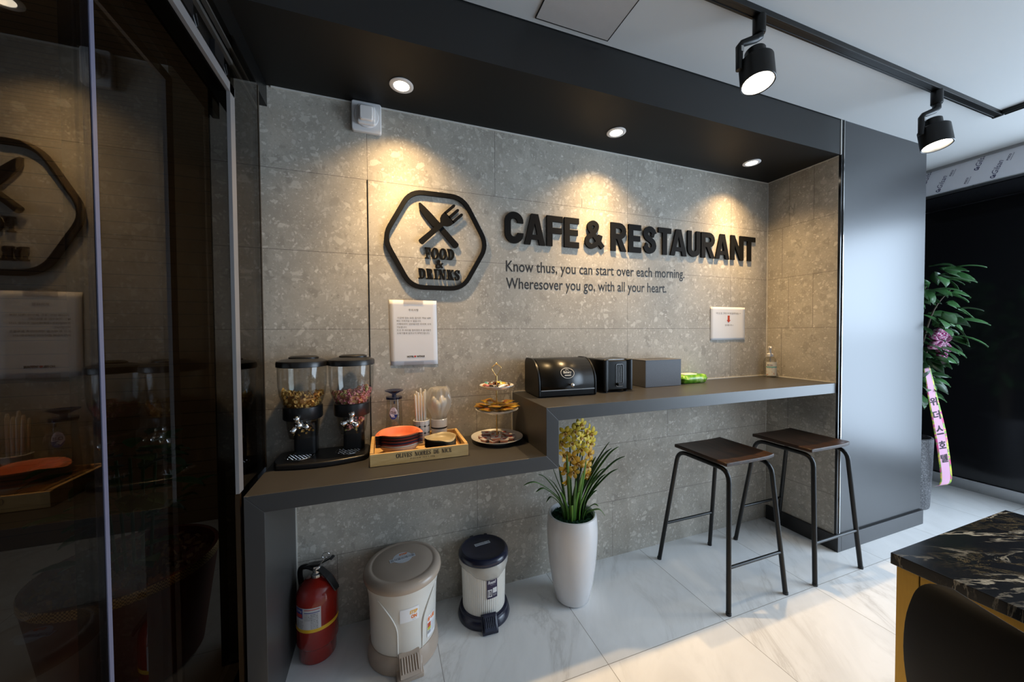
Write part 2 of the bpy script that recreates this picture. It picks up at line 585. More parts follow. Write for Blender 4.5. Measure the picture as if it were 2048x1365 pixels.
def obj(name, bm, mat, parent=None, smooth=None, bevel=0, seg=2, recalc=True, subsurf=0):
    if recalc:
        quadfix(bm)
    me = bpy.data.meshes.new(name)
    bm.to_mesh(me)
    bm.free()
    o = bpy.data.objects.new(name, me)
    COL.objects.link(o)
    for m in (mat if isinstance(mat, (list, tuple)) else [mat]):
        me.materials.append(m)
    if parent is not None:
        o.parent = parent
    if bevel:
        b = o.modifiers.new('bevel', 'BEVEL')
        b.width = bevel
        b.segments = seg
        b.limit_method = 'ANGLE'
        b.angle_limit = R(40)
        b.harden_normals = False
    if subsurf:
        s = o.modifiers.new('subd', 'SUBSURF')
        s.levels = s.render_levels = subsurf
    if smooth is not None:
        for p in me.polygons:
            p.use_smooth = True
        me.set_sharp_from_angle(angle=R(smooth))
    return o


def thing(name, label, cat, loc=(0, 0, 0), rotz=0.0, group=None):
    o = bpy.data.objects.new(name, None)
    o.empty_display_size = 0.05
    COL.objects.link(o)
    o.location = loc
    o.rotation_euler = (0, 0, rotz)
    o['label'], o['category'] = label, cat
    if group:
        o['group'] = group
    return o


def tag(o, label, cat, group=None, kind=None):
    o['label'], o['category'] = label, cat
    if group:
        o['group'] = group
    if kind:
        o['kind'] = kind
    return o


def struct(name, bm, mat, parent=None, **kw):
    o = obj(name, bm, mat, parent, **kw)
    if parent is None:
        o['kind'] = 'structure'
    return o


def box_obj(name, lo, hi, mat, parent=None, bevel=0, st=False, **kw):
    bm = bm_new()
    add_box(bm, lo, hi)
    return struct(name, bm, mat, parent, bevel=bevel, **kw) if st else obj(name, bm, mat, parent, bevel=bevel, **kw)


def dup(root, loc, rotz=None, label=None, group=None):
    r = root.copy()
    COL.objects.link(r)
    r.location = loc
    if rotz is not None:
        r.rotation_euler = (0, 0, rotz)
    if label:
        r['label'] = label
    if group:
        r['group'] = group
    for ch in list(root.children):
        c = ch.copy()
        COL.objects.link(c)
        c.parent = r
        for g in ch.children:
            d = g.copy()
            COL.objects.link(d)
            d.parent = c
    return r


def arc(cx, cy, r, a0, a1, n=8, ry=None):
    ry = r if ry is None else ry
    return [(cx + r * math.cos(R(a0 + (a1 - a0) * i / n)), cy + ry * math.sin(R(a0 + (a1 - a0) * i / n))) for i in range(n + 1)]


def rrect(x0, y0, x1, y1, r, n=6):
    return (arc(x1 - r, y1 - r, r, 0, 90, n) + arc(x0 + r, y1 - r, r, 90, 180, n) + arc(x0 + r, y0 + r, r, 180, 270, n) + arc(x1 - r, y0 + r, r, 270, 360, n))


def bez(p, n=12):
    """Catmull-Rom through points of any dimension"""
    out = []
    k = len(p)
    for i in range(k - 1):
        p0, p1, p2, p3 = p[max(i - 1, 0)], p[i], p[i + 1], p[min(i + 2, k - 1)]
        for j in range(n):
            t = j / n
            out.append(tuple(0.5 * (2 * b + (c - a) * t + (2 * a - 5 * b + 4 * c - d) * t * t + (3 * b - a - 3 * c + d) * t ** 3) for a, b, c, d in zip(p0, p1, p2, p3)))
    out.append(tuple(p[-1]))
    return out


_TXT = {}


def text_geo(s, bold=0.0, shear=0.0):
    key = (s, bold, shear)
    if key not in _TXT:
        c = bpy.data.curves.new('t', 'FONT')
        c.body = s
        c.size = 1
        c.offset = bold
        c.shear = shear
        c.resolution_u = 3
        o = bpy.data.objects.new('t', c)
        COL.objects.link(o)
        bpy.context.view_layer.update()
        dg = bpy.context.evaluated_depsgraph_get()
        me = bpy.data.meshes.new_from_object(o.evaluated_get(dg), depsgraph=dg)
        vs = [(v.co.x, v.co.y) for v in me.vertices]
        fs = [tuple(p.vertices) for p in me.polygons]
        bpy.data.objects.remove(o)
        bpy.data.curves.remove(c)
        bpy.data.meshes.remove(me)
        _TXT[key] = (vs, fs)
    return _TXT[key]


def add_text(bm, s, to3, x0, y0, w, h=None, d=0.0, bold=0.0, shear=0.0, mi=0, y_base=False):
    """text fitted to width w (and height h) with its lower left corner at x0, y0 in to3's (u, v) space"""
    vs, fs = text_geo(s, bold, shear)
    ax, bx = min(v[0] for v in vs), max(v[0] for v in vs)
    ay, by = min(v[1] for v in vs), max(v[1] for v in vs)
    if y_base:
        ay = 0.0
    kx = w / (bx - ax)
    ky = kx if h is None else h / (by - ay)
    nv = [bm.verts.new(to3(x0 + (x - ax) * kx, y0 + (y - ay) * ky, d)) for x, y in vs]
    for f in fs:
        try:
            bm.faces.new([nv[i] for i in f]).material_index = mi
        except ValueError:
            pass


def on_wall(yw):
    """(u, v, w) -> x = u, z = v, w metres out of the back wall"""
    return lambda u, v, w: Vector((u, yw - w, v))


def on_cyl(cx, cy, r, a0, z0):
    """wraps (u, v) round a vertical cylinder; u = 0 sits at angle a0"""
    def f(u, v, w):
        a = a0 + u / r
        return Vector((cx + (r + w) * math.cos(a), cy + (r + w) * math.sin(a), z0 + v))
    return f


def add_patch(bm, to3, u0, v0, u1, v1, d, n=10, mi=0, r=0.0):
    """thin curved label, subdivided along u"""
    rows = [[bm.verts.new(to3(u0 + (u1 - u0) * i / n, v, d)) for i in range(n + 1)] for v in (v0, v1)]
    for i in range(n):
        bm.faces.new((rows[0][i], rows[0][i + 1], rows[1][i + 1], rows[1][i])).material_index = mi

# ------------------------------------------------------------------ the room
XL, XR, YN, ZS, ZT, XC = -0.456, 2.4525, -0.412, 2.2743, 2.469, 3.327
XD, XF = 4.38, 3.85          # shop-front plane and the front of the lintel above it
YB = -4.4                    # rear wall
bm = bm_new(); add_box(bm, (-3.0, YB, -0.05), (XD + 0.3, 1.4, 0.0))
struct('floor', bm, M_FLOOR)
bm = bm_new(); add_box(bm, (-3.0, YB, ZT), (XF, YN, ZT + 0.1)); add_box(bm, (XC, YN, ZT), (XF, 1.4, ZT + 0.1))
struct('ceiling', bm, M_CEIL)
bm = bm_new(); add_box(bm, (XL, 0.0, 0.0), (XR + 0.02, 0.1, ZS))
struct('wall_back', bm, M_STONE_B)
bm = bm_new(); add_box(bm, (XR, -0.398, 0.0), (XR + 0.018, 0.0, ZS))
struct('wall_right', bm, M_STONE_R)
bm = bm_new(); add_box(bm, (XR + 0.018, YN, 0.1), (XC, 0.62, ZT))
struct('column', bm, M_COLUMN, bevel=0.002)
bm = bm_new(); add_box(bm, (XL - 0.2, YN + 0.004, ZS), (XR + 0.018, 0.1, ZT + 0.1))
sf = struct('soffit', bm, [M_SOFFIT, M_FASCIA])
for p in sf.data.polygons:
    if p.normal.y < -0.9:
        p.material_index = 1
# skirting round the column foot and along the short side wall
bm = bm_new()
add_box(bm, (XR - 0.012, -0.424, 0.0), (XR + 0.02, -0.012, 0.092))
add_box(bm, (XR + 0.02, -0.424, 0.0), (XC + 0.006, 0.62, 0.092))
sk = struct('baseboard_right', bm, [M_SKIRT, M_COLUMN], bevel=0.0015)
for p in sk.data.polygons:
    if p.normal.y < -0.9:
        p.material_index = 1
bm = bm_new(); add_box(bm, (XR + 0.018, YN + 0.006, 0.092), (XC - 0.004, 0.6, 0.1))
struct('trim_1', bm, M_BLACKM)
# black gloss strip and aluminium edge between the stone return and the column
bm = bm_new(); add_box(bm, (XR + 0.001, YN + 0.002, 0.092), (XR + 0.0175, -0.397, ZT))
struct('trim_2', bm, M_BLACKGLOSS)
bm = bm_new(); add_box(bm, (XR + 0.0175, YN - 0.003, 0.1), (XR + 0.0215, YN + 0.001, ZT))
struct('trim_3', bm, M_CHROME)
bm = bm_new(); add_box(bm, (XR - 0.005, YN + 0.001, ZS), (XR + 0.001, -0.405, ZT))
struct('trim_4', bm, M_SILICONE)
# sealant lines where stone meets soffit, and in the corner
bm = bm_new()
add_box(bm, (XL + 0.045, -0.004, ZS - 0.006), (XR, 0.0, ZS)); add_box(bm, (XR - 0.004, -0.398, ZS - 0.004), (XR, 0, ZS))
add_box(bm, (XR - 0.004, -0.004, 0.98), (XR, 0.0, ZS)); add_box(bm, (XR - 0.0025, -0.0025, 0.0), (XR, 0, 0.9))
add_box(bm, (0.62, -0.004, 0.975), (XR, 0.0, 0.981)); add_box(bm, (XR - 0.004, -0.39, 0.975), (XR, -0.004, 0.979))
add_box(bm, (0.6075, -0.004, 0.78), (0.612, 0, 0.981)); add_box(bm, (-0.354, -0.004, 0.0), (-0.350, 0, 0.72))
struct('trim_5', bm, M_SILICONE)
# black joint strip standing in the wall behind the dispensers
bm = bm_new(); add_box(bm, (-0.058, -0.002, 0.78), (-0.0535, 0.0, rz(2)))
struct('trim_6', bm, M_BLACKM)

# far side: shop front behind the column
bm = bm_new()
add_box(bm, (XF, -0.9, 2.275), (XD + 0.3, 1.4, 2.452))
lint = struct('wall_lintel', bm, M_STEEL)
bm = bm_new(); add_box(bm, (XF - 0.012, -0.9, 2.452), (XD + 0.3, 1.4, ZT + 0.1))
struct('trim_7', bm, M_TINT)
bm = bm_new(); add_box(bm, (XD, -0.80, 0.085), (XD + 0.02, 1.4, 2.275))
dg = struct('door_1', bm, M_BLACKGLOSS)
bm = bm_new(); add_box(bm, (XD - 0.02, -0.80, 0.0), (XD + 0.05, 1.4, 0.085))
struct('door_sill', bm, M_STEEL, dg)
bm = bm_new(); add_box(bm, (XD - 0.05, -0.88, 0.0), (XD + 0.05, -0.80, 2.275))
struct('door_jamb', bm, M_STEEL, dg)
bm = bm_new(); add_prism(bm, rrect(XF + 0.07, -0.86, XD - 0.04, 0.06, 0.04), lambda u, v, w: Vector((u, v, w)), 2.268, 2.276)
struct('trim_8', bm, M_BLACKGLOSS)
# right wall with the shop window the daylight comes through
bm = bm_new()
add_box(bm, (XD, YB, 0.0), (XD + 0.15, -3.45, ZT + 0.1)); add_box(bm, (XD, -3.45, 2.275), (XD + 0.15, -0.9, ZT + 0.1))
add_box(bm, (XD, -3.45, 0.0), (XD + 0.15, -0.88, 0.12)); add_box(bm, (XF, YB, ZT), (XD + 0.15, -0.9, ZT + 0.1))
struct('wall_front', bm, M_WHITEWALL)
bm = bm_new()
add_box(bm, (XD + 0.02, -3.45, 0.12), (XD + 0.08, -3.39, 2.275)); add_box(bm, (XD + 0.02, -0.96, 0.12), (XD + 0.08, -0.9, 2.275))
add_box(bm, (XD + 0.02, -3.45, 0.12), (XD + 0.08, -0.9, 0.18)); add_box(bm, (XD + 0.02, -3.45, 2.215), (XD + 0.08, -0.9, 2.275))
wf = struct('window_1', bm, M_STEEL)
bm = bm_new(); add_box(bm, (XD + 0.045, -3.39, 0.18), (XD + 0.055, -0.96, 2.215))
struct('window_pane', bm, M_PLASTIC_CLEAR, wf)
# rear wall with a second window
bm = bm_new()
add_box(bm, (-3.0, YB - 0.12, 0.0), (-0.05, YB, ZT + 0.1)); add_box(bm, (3.25, YB - 0.12, 0.0), (XD + 0.15, YB, ZT + 0.1))
add_box(bm, (-0.05, YB - 0.12, 0.0), (3.25, YB, 0.5)); add_box(bm, (-0.05, YB - 0.12, 2.2), (3.25, YB, ZT + 0.1))
struct('wall_rear', bm, M_WHITEWALL)
bm = bm_new()
add_box(bm, (-0.05, YB - 0.09, 0.5), (0.0, YB - 0.03, 2.2)); add_box(bm, (3.2, YB - 0.09, 0.5), (3.25, YB - 0.03, 2.2))
add_box(bm, (1.575, YB - 0.09, 0.5), (1.625, YB - 0.03, 2.2)); add_box(bm, (-0.05, YB - 0.09, 0.5), (3.25, YB - 0.03, 0.55)); add_box(bm, (-0.05, YB - 0.09, 2.15), (3.25, YB - 0.03, 2.2))
wf2 = struct('window_2', bm, M_STEEL)
bm = bm_new(); add_box(bm, (0.0, YB - 0.065, 0.55), (3.2, YB - 0.055, 2.15))
struct('window_pane', bm, M_PLASTIC_CLEAR, wf2)
# wall closing the recess beyond the column
bm = bm_new(); add_box(bm, (XC - 0.1, 1.3, 0.0), (XD + 0.3, 1.4, ZT + 0.1))
struct('wall_recess', bm, M_DARKWALL)

# dark room behind the glass doors on the left
bm = bm_new()
add_box(bm, (-3.0, YB, 0.0), (-2.9, 1.4, ZT)); add_box(bm, (-2.9, 1.3, 0.0), (XL - 0.001, 1.4, ZT)); add_box(bm, (-3.0, YB, ZT - 0.02), (-0.60, 1.4, ZT))
struct('wall_left', bm, M_BROWNTILE)
l = bpy.data.lights.new('inner_room_lamp', 'POINT'); l.energy = 3.0; l.color = (1.0, 0.68, 0.34); l.shadow_soft_size = 0.08
o = bpy.data.objects.new('inner_room_lamp', l); COL.objects.link(o); o.location = (-1.9, -1.6, 2.2)
# header box with the sliding gear, the silver opening frame, the sliding panes
bm = bm_new()
add_box(bm, (-0.60, YB, 2.19), (-0.425, 0.0, ZT))
add_box(bm, (-0.60, -0.05, 0.0), (-0.47, 0.12, 2.19))
add_box(bm, (-0.46, YB, 2.045), (-0.44, -0.13, 2.19))
struct('wall_header', bm, M_BLACKM)
bm = bm_new()
add_box(bm, (-0.428, YB, 2.000), (-0.4185, -0.362, 2.028)); add_box(bm, (-0.428, -0.398, 0.79), (-0.4185, -0.364, 2.028))
dr = struct('door_2', bm, M_ALU)
bm = bm_new(); add_box(bm, (-0.432, YB, 2.100), (-0.4215, -0.13, 2.112)); add_box(bm, (-0.436, YB, 2.150), (-0.424, -0.13, 2.156))
struct('door_track', bm, M_TRACK, dr)
bm = bm_new()
for y in (-0.62, -0.44):
    add_box(bm, (-0.439, y - 0.03, 2.055), (-0.428, y + 0.03, 2.095))
    add_tube(bm, [(-0.433, y + 0.03, 2.075), (-0.431, y + 0.05, 2.05), (-0.431, y + 0.06, 2.06), (-0.433, y + 0.055, 2.085)], 0.0025, 6)
struct('door_roller', bm, M_BLACK, dr)
bm = bm_new(); add_box(bm, (-0.509, -0.86, 0.012), (-0.499, -0.05, 2.045))
struct('door_pane', bm, M_DARKGLASS, dr)
bm = bm_new(); add_box(bm, (-0.492, YB, 0.012), (-0.482, -0.838, 2.19))
struct('door_pane', bm, M_DOORGLASS, dr)
bm = bm_new(); add_box(bm, (-0.4935, -0.838, 0.012), (-0.4805, -0.828, 2.19))
struct('door_pane_edge', bm, M_GLASSEDGE, dr)
bm = bm_new(); add_box(bm, (-0.53, YB, 0.0), (-0.43, -0.05, 0.012))
struct('door_floor_track', bm, M_BLACKM, dr)
bm = bm_new(); add_box(bm, (-0.43, -0.398, 0.0), (-0.418, -0.385, 0.79)); add_box(bm, (-0.43, -0.136, 0.779), (-0.4185, -0.126, 2.19))
struct('door_jamb', bm, M_BROWNGLOSS, dr)
bm = bm_new(); add_box(bm, (-0.428, -0.364, 0.781), (-0.420, -0.136, 2.19))
struct('side_light', bm, M_DOORGLASS, dr)

# ------------------------------------------------------------------ ceiling fittings
bm = bm_new(); add_box(bm, (0.5594, -1.05, ZT - 0.004), (0.876, -0.4375, ZT))
hatch = tag(obj('access_hatch', bm, pm('hatch_grey', (0.40, 0.375, 0.36), 0.7)), 'square grey access hatch set flush in the white ceiling', 'hatch')
bm = bm_new()
for lo, hi in (((0.556, -1.06, ZT - 0.0045), (0.5594, -0.434, ZT)), ((0.876, -1.06, ZT - 0.0045), (0.8794, -0.434, ZT)), ((0.5594, -0.4375, ZT - 0.0045), (0.876, -0.434, ZT))):
    add_box(bm, lo, hi)
hg = obj('gap_frame', bm, M_BLACKM, hatch)


def downlight(x, y, label):
    t = thing('downlight', label, 'downlight', (x, y, ZS), 0, 'recessed downlights in the soffit')
    bm = bm_new()
    add_lathe(bm, [(0.030, -0.0005), (0.046, -0.0005), (0.0465, -0.003), (0.041, -0.006), (0.031, -0.005), (0.030, -0.002)], seg=40, cap0=False, cap1=False)
    obj('ring', bm, M_WHITE, t, smooth=40)
    bm = bm_new()
    add_lathe(bm, [(0.0305, -0.0035), (0.0001, -0.0035)], seg=32, cap0=False, cap1=True)
    obj('diffuser', bm, emit('warm_lamp_face', (1.0, 0.86, 0.66), 9.0) if 'warm_lamp_face' not in bpy.data.materials else bpy.data.materials['warm_lamp_face'], t)
    spot_light('downlight_lamp', (x, y, ZS - 0.012), (0, 0.02, -1), DOWN_W, WARM, 74, 1.0, 0.022)
    spot_light('downlight_spill', (x, y, ZS - 0.012), (0, 0, -1), DOWN_W * 0.62, WARM, 124, 1.0, 0.022)


downlight(0.083, -0.1785, 'round recessed downlight above the hexagon sign')
downlight(1.1068, -0.1800, 'round recessed downlight in the middle of the soffit')
downlight(2.062, -0.1740, 'round recessed downlight nearest the charcoal column')

t = thing('light_track', 'black ceiling track carrying two spotlights over the floor', 'light track', (2.2, -0.735, ZT))
bm = bm_new(); add_box(bm, (-1.3, -0.0175, -0.019), (0.985, 0.0175, 0.0)); add_box(bm, (-1.3, -0.0175, -0.0215), (0.985, -0.009, -0.019)); add_box(bm, (-1.3, 0.009, -0.0215), (0.985, 0.0175, -0.019))
obj('rail', bm, M_BLACKM, t, bevel=0.001)
bm = bm_new(); add_box(bm, (0.985, -0.019, -0.0225), (1.0, 0.019, 0.0))
obj('end_cap', bm, M_BLACKM, t, bevel=0.001)
t = thing('light_track', 'short black ceiling track running off the far track end', 'light track', (3.19, -1.4, ZT))
bm = bm_new(); add_box(bm, (-0.0175, -1.0, -0.019), (0.0175, 0.645, 0.0)); add_box(bm, (-0.0175, -1.0, -0.0215), (-0.009, 0.645, -0.019)); add_box(bm, (0.009, -1.0, -0.0215), (0.0175, 0.645, -0.019))
obj('rail', bm, M_BLACKM, t, bevel=0.001)


def track_spot(x, label, aim, dz=0.0):
    t = thing('spotlight', label, 'spotlight', (x, -0.735, ZT - 0.02), 0, 'black track spotlights')
    bm = bm_new()
    add_lathe(bm, [(0.019, -0.065), (0.0215, -0.060), (0.0215, 0.0)], seg=24)
    obj('adapter', bm, M_BLACKM, t, smooth=40)
    # cranked arm
    bm = bm_new()
    path = [(0, 0, -0.060), (0, 0, -0.088 + dz * 0.6), (-0.012, 0.004, -0.102 + dz * 0.8), (-0.060, 0.022, -0.124 + dz), (-0.069, 0.025, -0.136 + dz), (-0.069, 0.025, -0.222 + dz)]
    add_tube(bm, path, [0.016, 0.016, 0.0145, 0.0125, 0.0125, 0.0115], 12)
    obj('arm', bm, M_BLACKM, t, smooth=40)
    ax = Vector(aim).normalized()
    rot = ax.to_track_quat('-Z', 'Y').to_matrix().to_4x4()
    c = Vector((-0.010, 0.002, -0.212 + dz))
    Mx = Matrix.Translation(c) @ rot
    bm = bm_new()
    add_lathe(bm, [(0.050, -0.070), (0.054, -0.072), (0.056, -0.070), (0.056, 0.022), (0.050, 0.028), (0.0345, 0.028), (0.0345, 0.066), (0.030, 0.070), (0.0001, 0.070)], seg=40, cap0=False, cap1=False, M=Mx)
    add_lathe(bm, [(0.0545, -0.070), (0.047, -0.045), (0.046, -0.035)], seg=40, cap0=False, cap1=False, M=Mx)
    add_lathe(bm, [(0.047, -0.035), (0.0001, -0.030)], seg=40, cap0=False, cap1=False, M=Mx)
    obj('head', bm, M_BLACKM, t, smooth=40, recalc=False)
    bm = bm_new()
    add_lathe(bm, [(0.0535, -0.069), (0.0465, -0.047)], seg=40, cap0=False, cap1=False, M=Mx)
    obj('reflector', bm, M_STEEL, t, smooth=60)
    bm = bm_new()
    add_lathe(bm, [(0.047, -0.052), (0.030, -0.057), (0.0001, -0.058)], seg=40, cap0=False, cap1=False, M=Mx)
    obj('lens', bm, bpy.data.materials.get('spot_lamp_face') or emit('spot_lamp_face', (1.0, 0.90, 0.72), 22.0), t, smooth=60)
    bm = bm_new(); add_box(bm, (-0.074, 0.025 - 0.0135, -0.160 + dz), (-0.062, 0.025 - 0.0115, -0.140 + dz))
    obj('screw', bm, M_STEEL, t)
    spot_light('spotlight_lamp', Vector((x, -0.735, ZT - 0.02)) + Mx @ Vector((0, 0, -0.078)), ax, TRACK_W, WARM2, 120, 0.8, 0.04)


track_spot(1.335, 'black track spotlight nearest the ceiling hatch', (-0.10, -0.16, -1), 0.026)
track_spot(2.571, 'black track spotlight in front of the charcoal column', (-0.06, -0.16, -1), 0.008)

# fire alarm / strobe on the wall
t = thing('wall_strobe', 'white square alarm light mounted high on the stone wall', 'alarm light', (-0.0545, 0, 2.2105))
bm = bm_new(); add_prism(bm, rrect(-0.060, -0.064, 0.060, 0.064, 0.010), on_wall(0), 0.0, 0.022)
obj('back_plate', bm, M_WHITE, t, bevel=0.004, smooth=40)
bm = bm_new(); add_lathe(bm, [(0.050, 0.0), (0.047, 0.006), (0.0001, 0.006)], seg=36, cap0=False, M=Matrix.Translation((0, -0.022, 0.002)) @ Matrix.Rotation(R(90), 4, 'X'))
obj('round_base', bm, M_WHITE, t, smooth=40)
bm = bm_new()
for k, (hw, d0, d1) in enumerate(((0.036, 0.024, 0.042), (0.027, 0.040, 0.058))):
    add_prism(bm, rrect(-hw, -hw * 1.12, hw, hw * 1.12, 0.010), on_wall(0), d0, d1)
obj('lens', bm, pm('frosted_lens', (0.74, 0.72, 0.71), 0.12, coat=0.5), t, bevel=0.005, seg=3, smooth=50)
bm = bm_new(); add_tube(bm, [(-0.004, -0.008, 0.062), (-0.004, -0.008, 0.0637)], 0.008, 10)
obj('cable_entry', bm, M_BLACK, t)

# ------------------------------------------------------------------ wall signs
t = thing('logo_sign', 'black hexagonal food and drinks sign with knife and fork on the stone wall', 'sign', (0.0, 0.0, 1.48))
ow = lambda u, v, w: Vector((u, -w, v - 1.48))
HX = [(-0.005, 1.704), (0.119, 1.931), (0.371, 1.931), (0.495, 1.704), (0.366, 1.478), (0.117, 1.478)]


def rounded_poly(P, r, n=6):
    out = []
    k = len(P)
    for i in range(k):
        p, a, b = Vector(P[i]), Vector(P[i - 1]), Vector(P[(i + 1) % k])
        da, db = (a - p).normalized(), (b - p).normalized()
        s, e = p + da * r, p + db * r
        for j in range(n + 1):
            q = j / n
            out.append(tuple(s.lerp(p, q).lerp(p.lerp(e, q), q)))
    return out


def inset(P, d):
    c = (sum(p[0] for p in P) / len(P), sum(p[1] for p in P) / len(P))
    return [(c[0] + (p[0] - c[0]) * (1 - d), c[1] + (p[1] - c[1]) * (1 - d)) for p in P]


bm = bm_new(); add_ribbon(bm, rounded_poly(inset(HX, 0.045), 0.060), 0.0205, ow, 0.002, 0.012, closed=True)
obj('hexagon_frame', bm, M_SIGN, t)
# knife: blade upper left, handle lower right
def along(p0, p1):
    p0, p1 = Vector(p0), Vector(p1)
    d = (p1 - p0)
    L = d.length
    d.normalize()
    n = Vector((-d.y, d.x))
    return lambda s, q: tuple(p0 + d * s * L + n * q), L
f, L = along((0.162, 1.873), (0.337, 1.684))
bm = bm_new()
blade = [f(s, q) for s, q in ((0.0, -0.002), (0.08, -0.018), (0.25, -0.0235), (0.44, -0.0245), (0.475, -0.020), (0.475, 0.013), (0.28, 0.012), (0.10, 0.009), (0.01, 0.005))]
add_prism(bm, blade, ow, 0.002, 0.010)
hnd = [f(0.56, -0.0125), f(0.95, -0.0145)] + [f(0.965 + 0.035 * math.cos(R(a)), 0.0145 * math.sin(R(a))) for a in (-70, -30, 0, 30, 70)] + [f(0.95, 0.0145), f(0.56, 0.0125)]
add_prism(bm, hnd, ow, 0.002, 0.010)
obj('knife', bm, M_SIGN, t)
f, L = along((0.163, 1.690), (0.345, 1.862))
bm = bm_new()
hnd = [f(0.03 + 0.03 * math.cos(R(a)), 0.0135 * math.sin(R(a))) for a in (90, 130, 180, 230, 270)] + [f(0.56, -0.011), f(0.60, -0.024)] + [f(0.66, -0.031), f(0.76, -0.033), f(0.76, 0.033), f(0.66, 0.031), f(0.60, 0.024), f(0.56, 0.011)]
add_prism(bm, hnd, ow, 0.0102, 0.0140)
for q in (-0.0265, 0.0, 0.0265):
    add_prism(bm, [f(0.74, q - 0.0065), f(0.97, q - 0.0065), f(0.995, q - 0.003), f(0.995, q + 0.003), f(0.97, q + 0.0065), f(0.74, q + 0.0065)], ow, 0.0102, 0.0140)
obj('fork', bm, M_SIGN, t)


# letter shapes ----------------------------------------------------
def sans(ch, w, s):
    """heavy condensed capitals; returns [('p', polygon) | ('r', path, width)] in a box w x 1"""
    h = s / 2
    r = min(w * 0.34, 0.22)
    def rect(x0, y0, x1, y1): return ('p', [(x0, y0), (x1, y0), (x1, y1), (x0, y1)])
    b = s * 0.92
    if ch == 'C':
        return [('r', [(w - h, 0.66)] + [(w - h, 1 - h - r)] + arc(w - h - r, 1 - h - r, r, 0, 90, 6) + arc(h + r, 1 - h - r, r, 90, 180, 6) + arc(h + r, h + r, r, 180, 270, 6) + arc(w - h - r, h + r, r, 270, 360, 6) + [(w - h, 0.34)], s)]
    if ch == 'U':
        return [('r', [(h, 1)] + [(h, h + r)] + arc(h + r, h + r, r, 180, 270, 6) + arc(w - h - r, h + r, r, 270, 360, 6) + [(w - h, 1)], s)]
    if ch == 'A':
        k = s * 0.60
        return [('p', [(0, 0), (s, 0), (w / 2 + k * 0.55, 1), (w / 2 - k, 1)]), ('p', [(w - s, 0), (w, 0), (w / 2 + k, 1), (w / 2 - k * 0.55, 1)]), rect(w * 0.24, 0.17, w * 0.76, 0.17 + b * 0.8)]
    if ch == 'F':
        return [rect(0, 0, s, 1), rect(0, 1 - b, w, 1), rect(0, 0.42, w * 0.94, 0.42 + b)]
    if ch == 'E':
        return [rect(0, 0, s, 1), rect(0, 1 - b, w, 1), rect(0, 0.41, w * 0.92, 0.41 + b), rect(0, 0, w, b)]
    if ch == 'T':
        return [rect(w / 2 - h, 0, w / 2 + h, 1), rect(0, 1 - b, w, 1)]
    if ch == 'N':
        return [rect(0, 0, s, 1), rect(w - s, 0, w, 1), ('p', [(0, 1), (s * 0.98, 1), (w, 0), (w - s * 0.98, 0)])]
    if ch == 'R':
        rr = (0.58 - s * 0.92) / 2
        return [rect(0, 0, s, 1), ('r', [(h, 1 - b / 2), (w - h - rr, 1 - b / 2)] + arc(w - h - rr, 1 - b / 2 - rr, rr, 90, -90, 8) + [(h, 1 - b / 2 - 2 * rr)], b), ('p', [(w * 0.36, 0.46), (w * 0.36 + s, 0.46), (w, 0), (w - s * 1.05, 0)])]
    if ch == 'S':
        r = min(w / 2 - h, 0.19)
        cx = w / 2
        p = [(w - h, 0.70)] + arc(cx, 1 - h - r, r, 0, 180, 9, r) + bez([(cx - r, 1 - h - r), (cx - r * 0.75, 0.60), (cx, 0.52), (cx + r * 0.75, 0.42), (cx + r, h + r)], 4)[1:] + arc(cx, h + r, r, 0, -180, 9, r)[1:] + [(h, 0.30)]
        return [('r', p, s)]
    if ch == '&':
        q = [(w * 0.93, 0.0 + h * 0.75), (w * 0.55, 0.42), (w * 0.27, 0.70), (w * 0.26, 0.84), (w * 0.44, 0.905), (w * 0.60, 0.84), (w * 0.58, 0.70), (w * 0.36, 0.50), (w * 0.15, 0.36), (w * 0.14, 0.19), (w * 0.34, 0.10), (w * 0.58, 0.18), (w * 0.74, 0.36), (w * 0.80, 0.50)]
        return [('r', bez(q, 5), s * 0.82)]
    return []


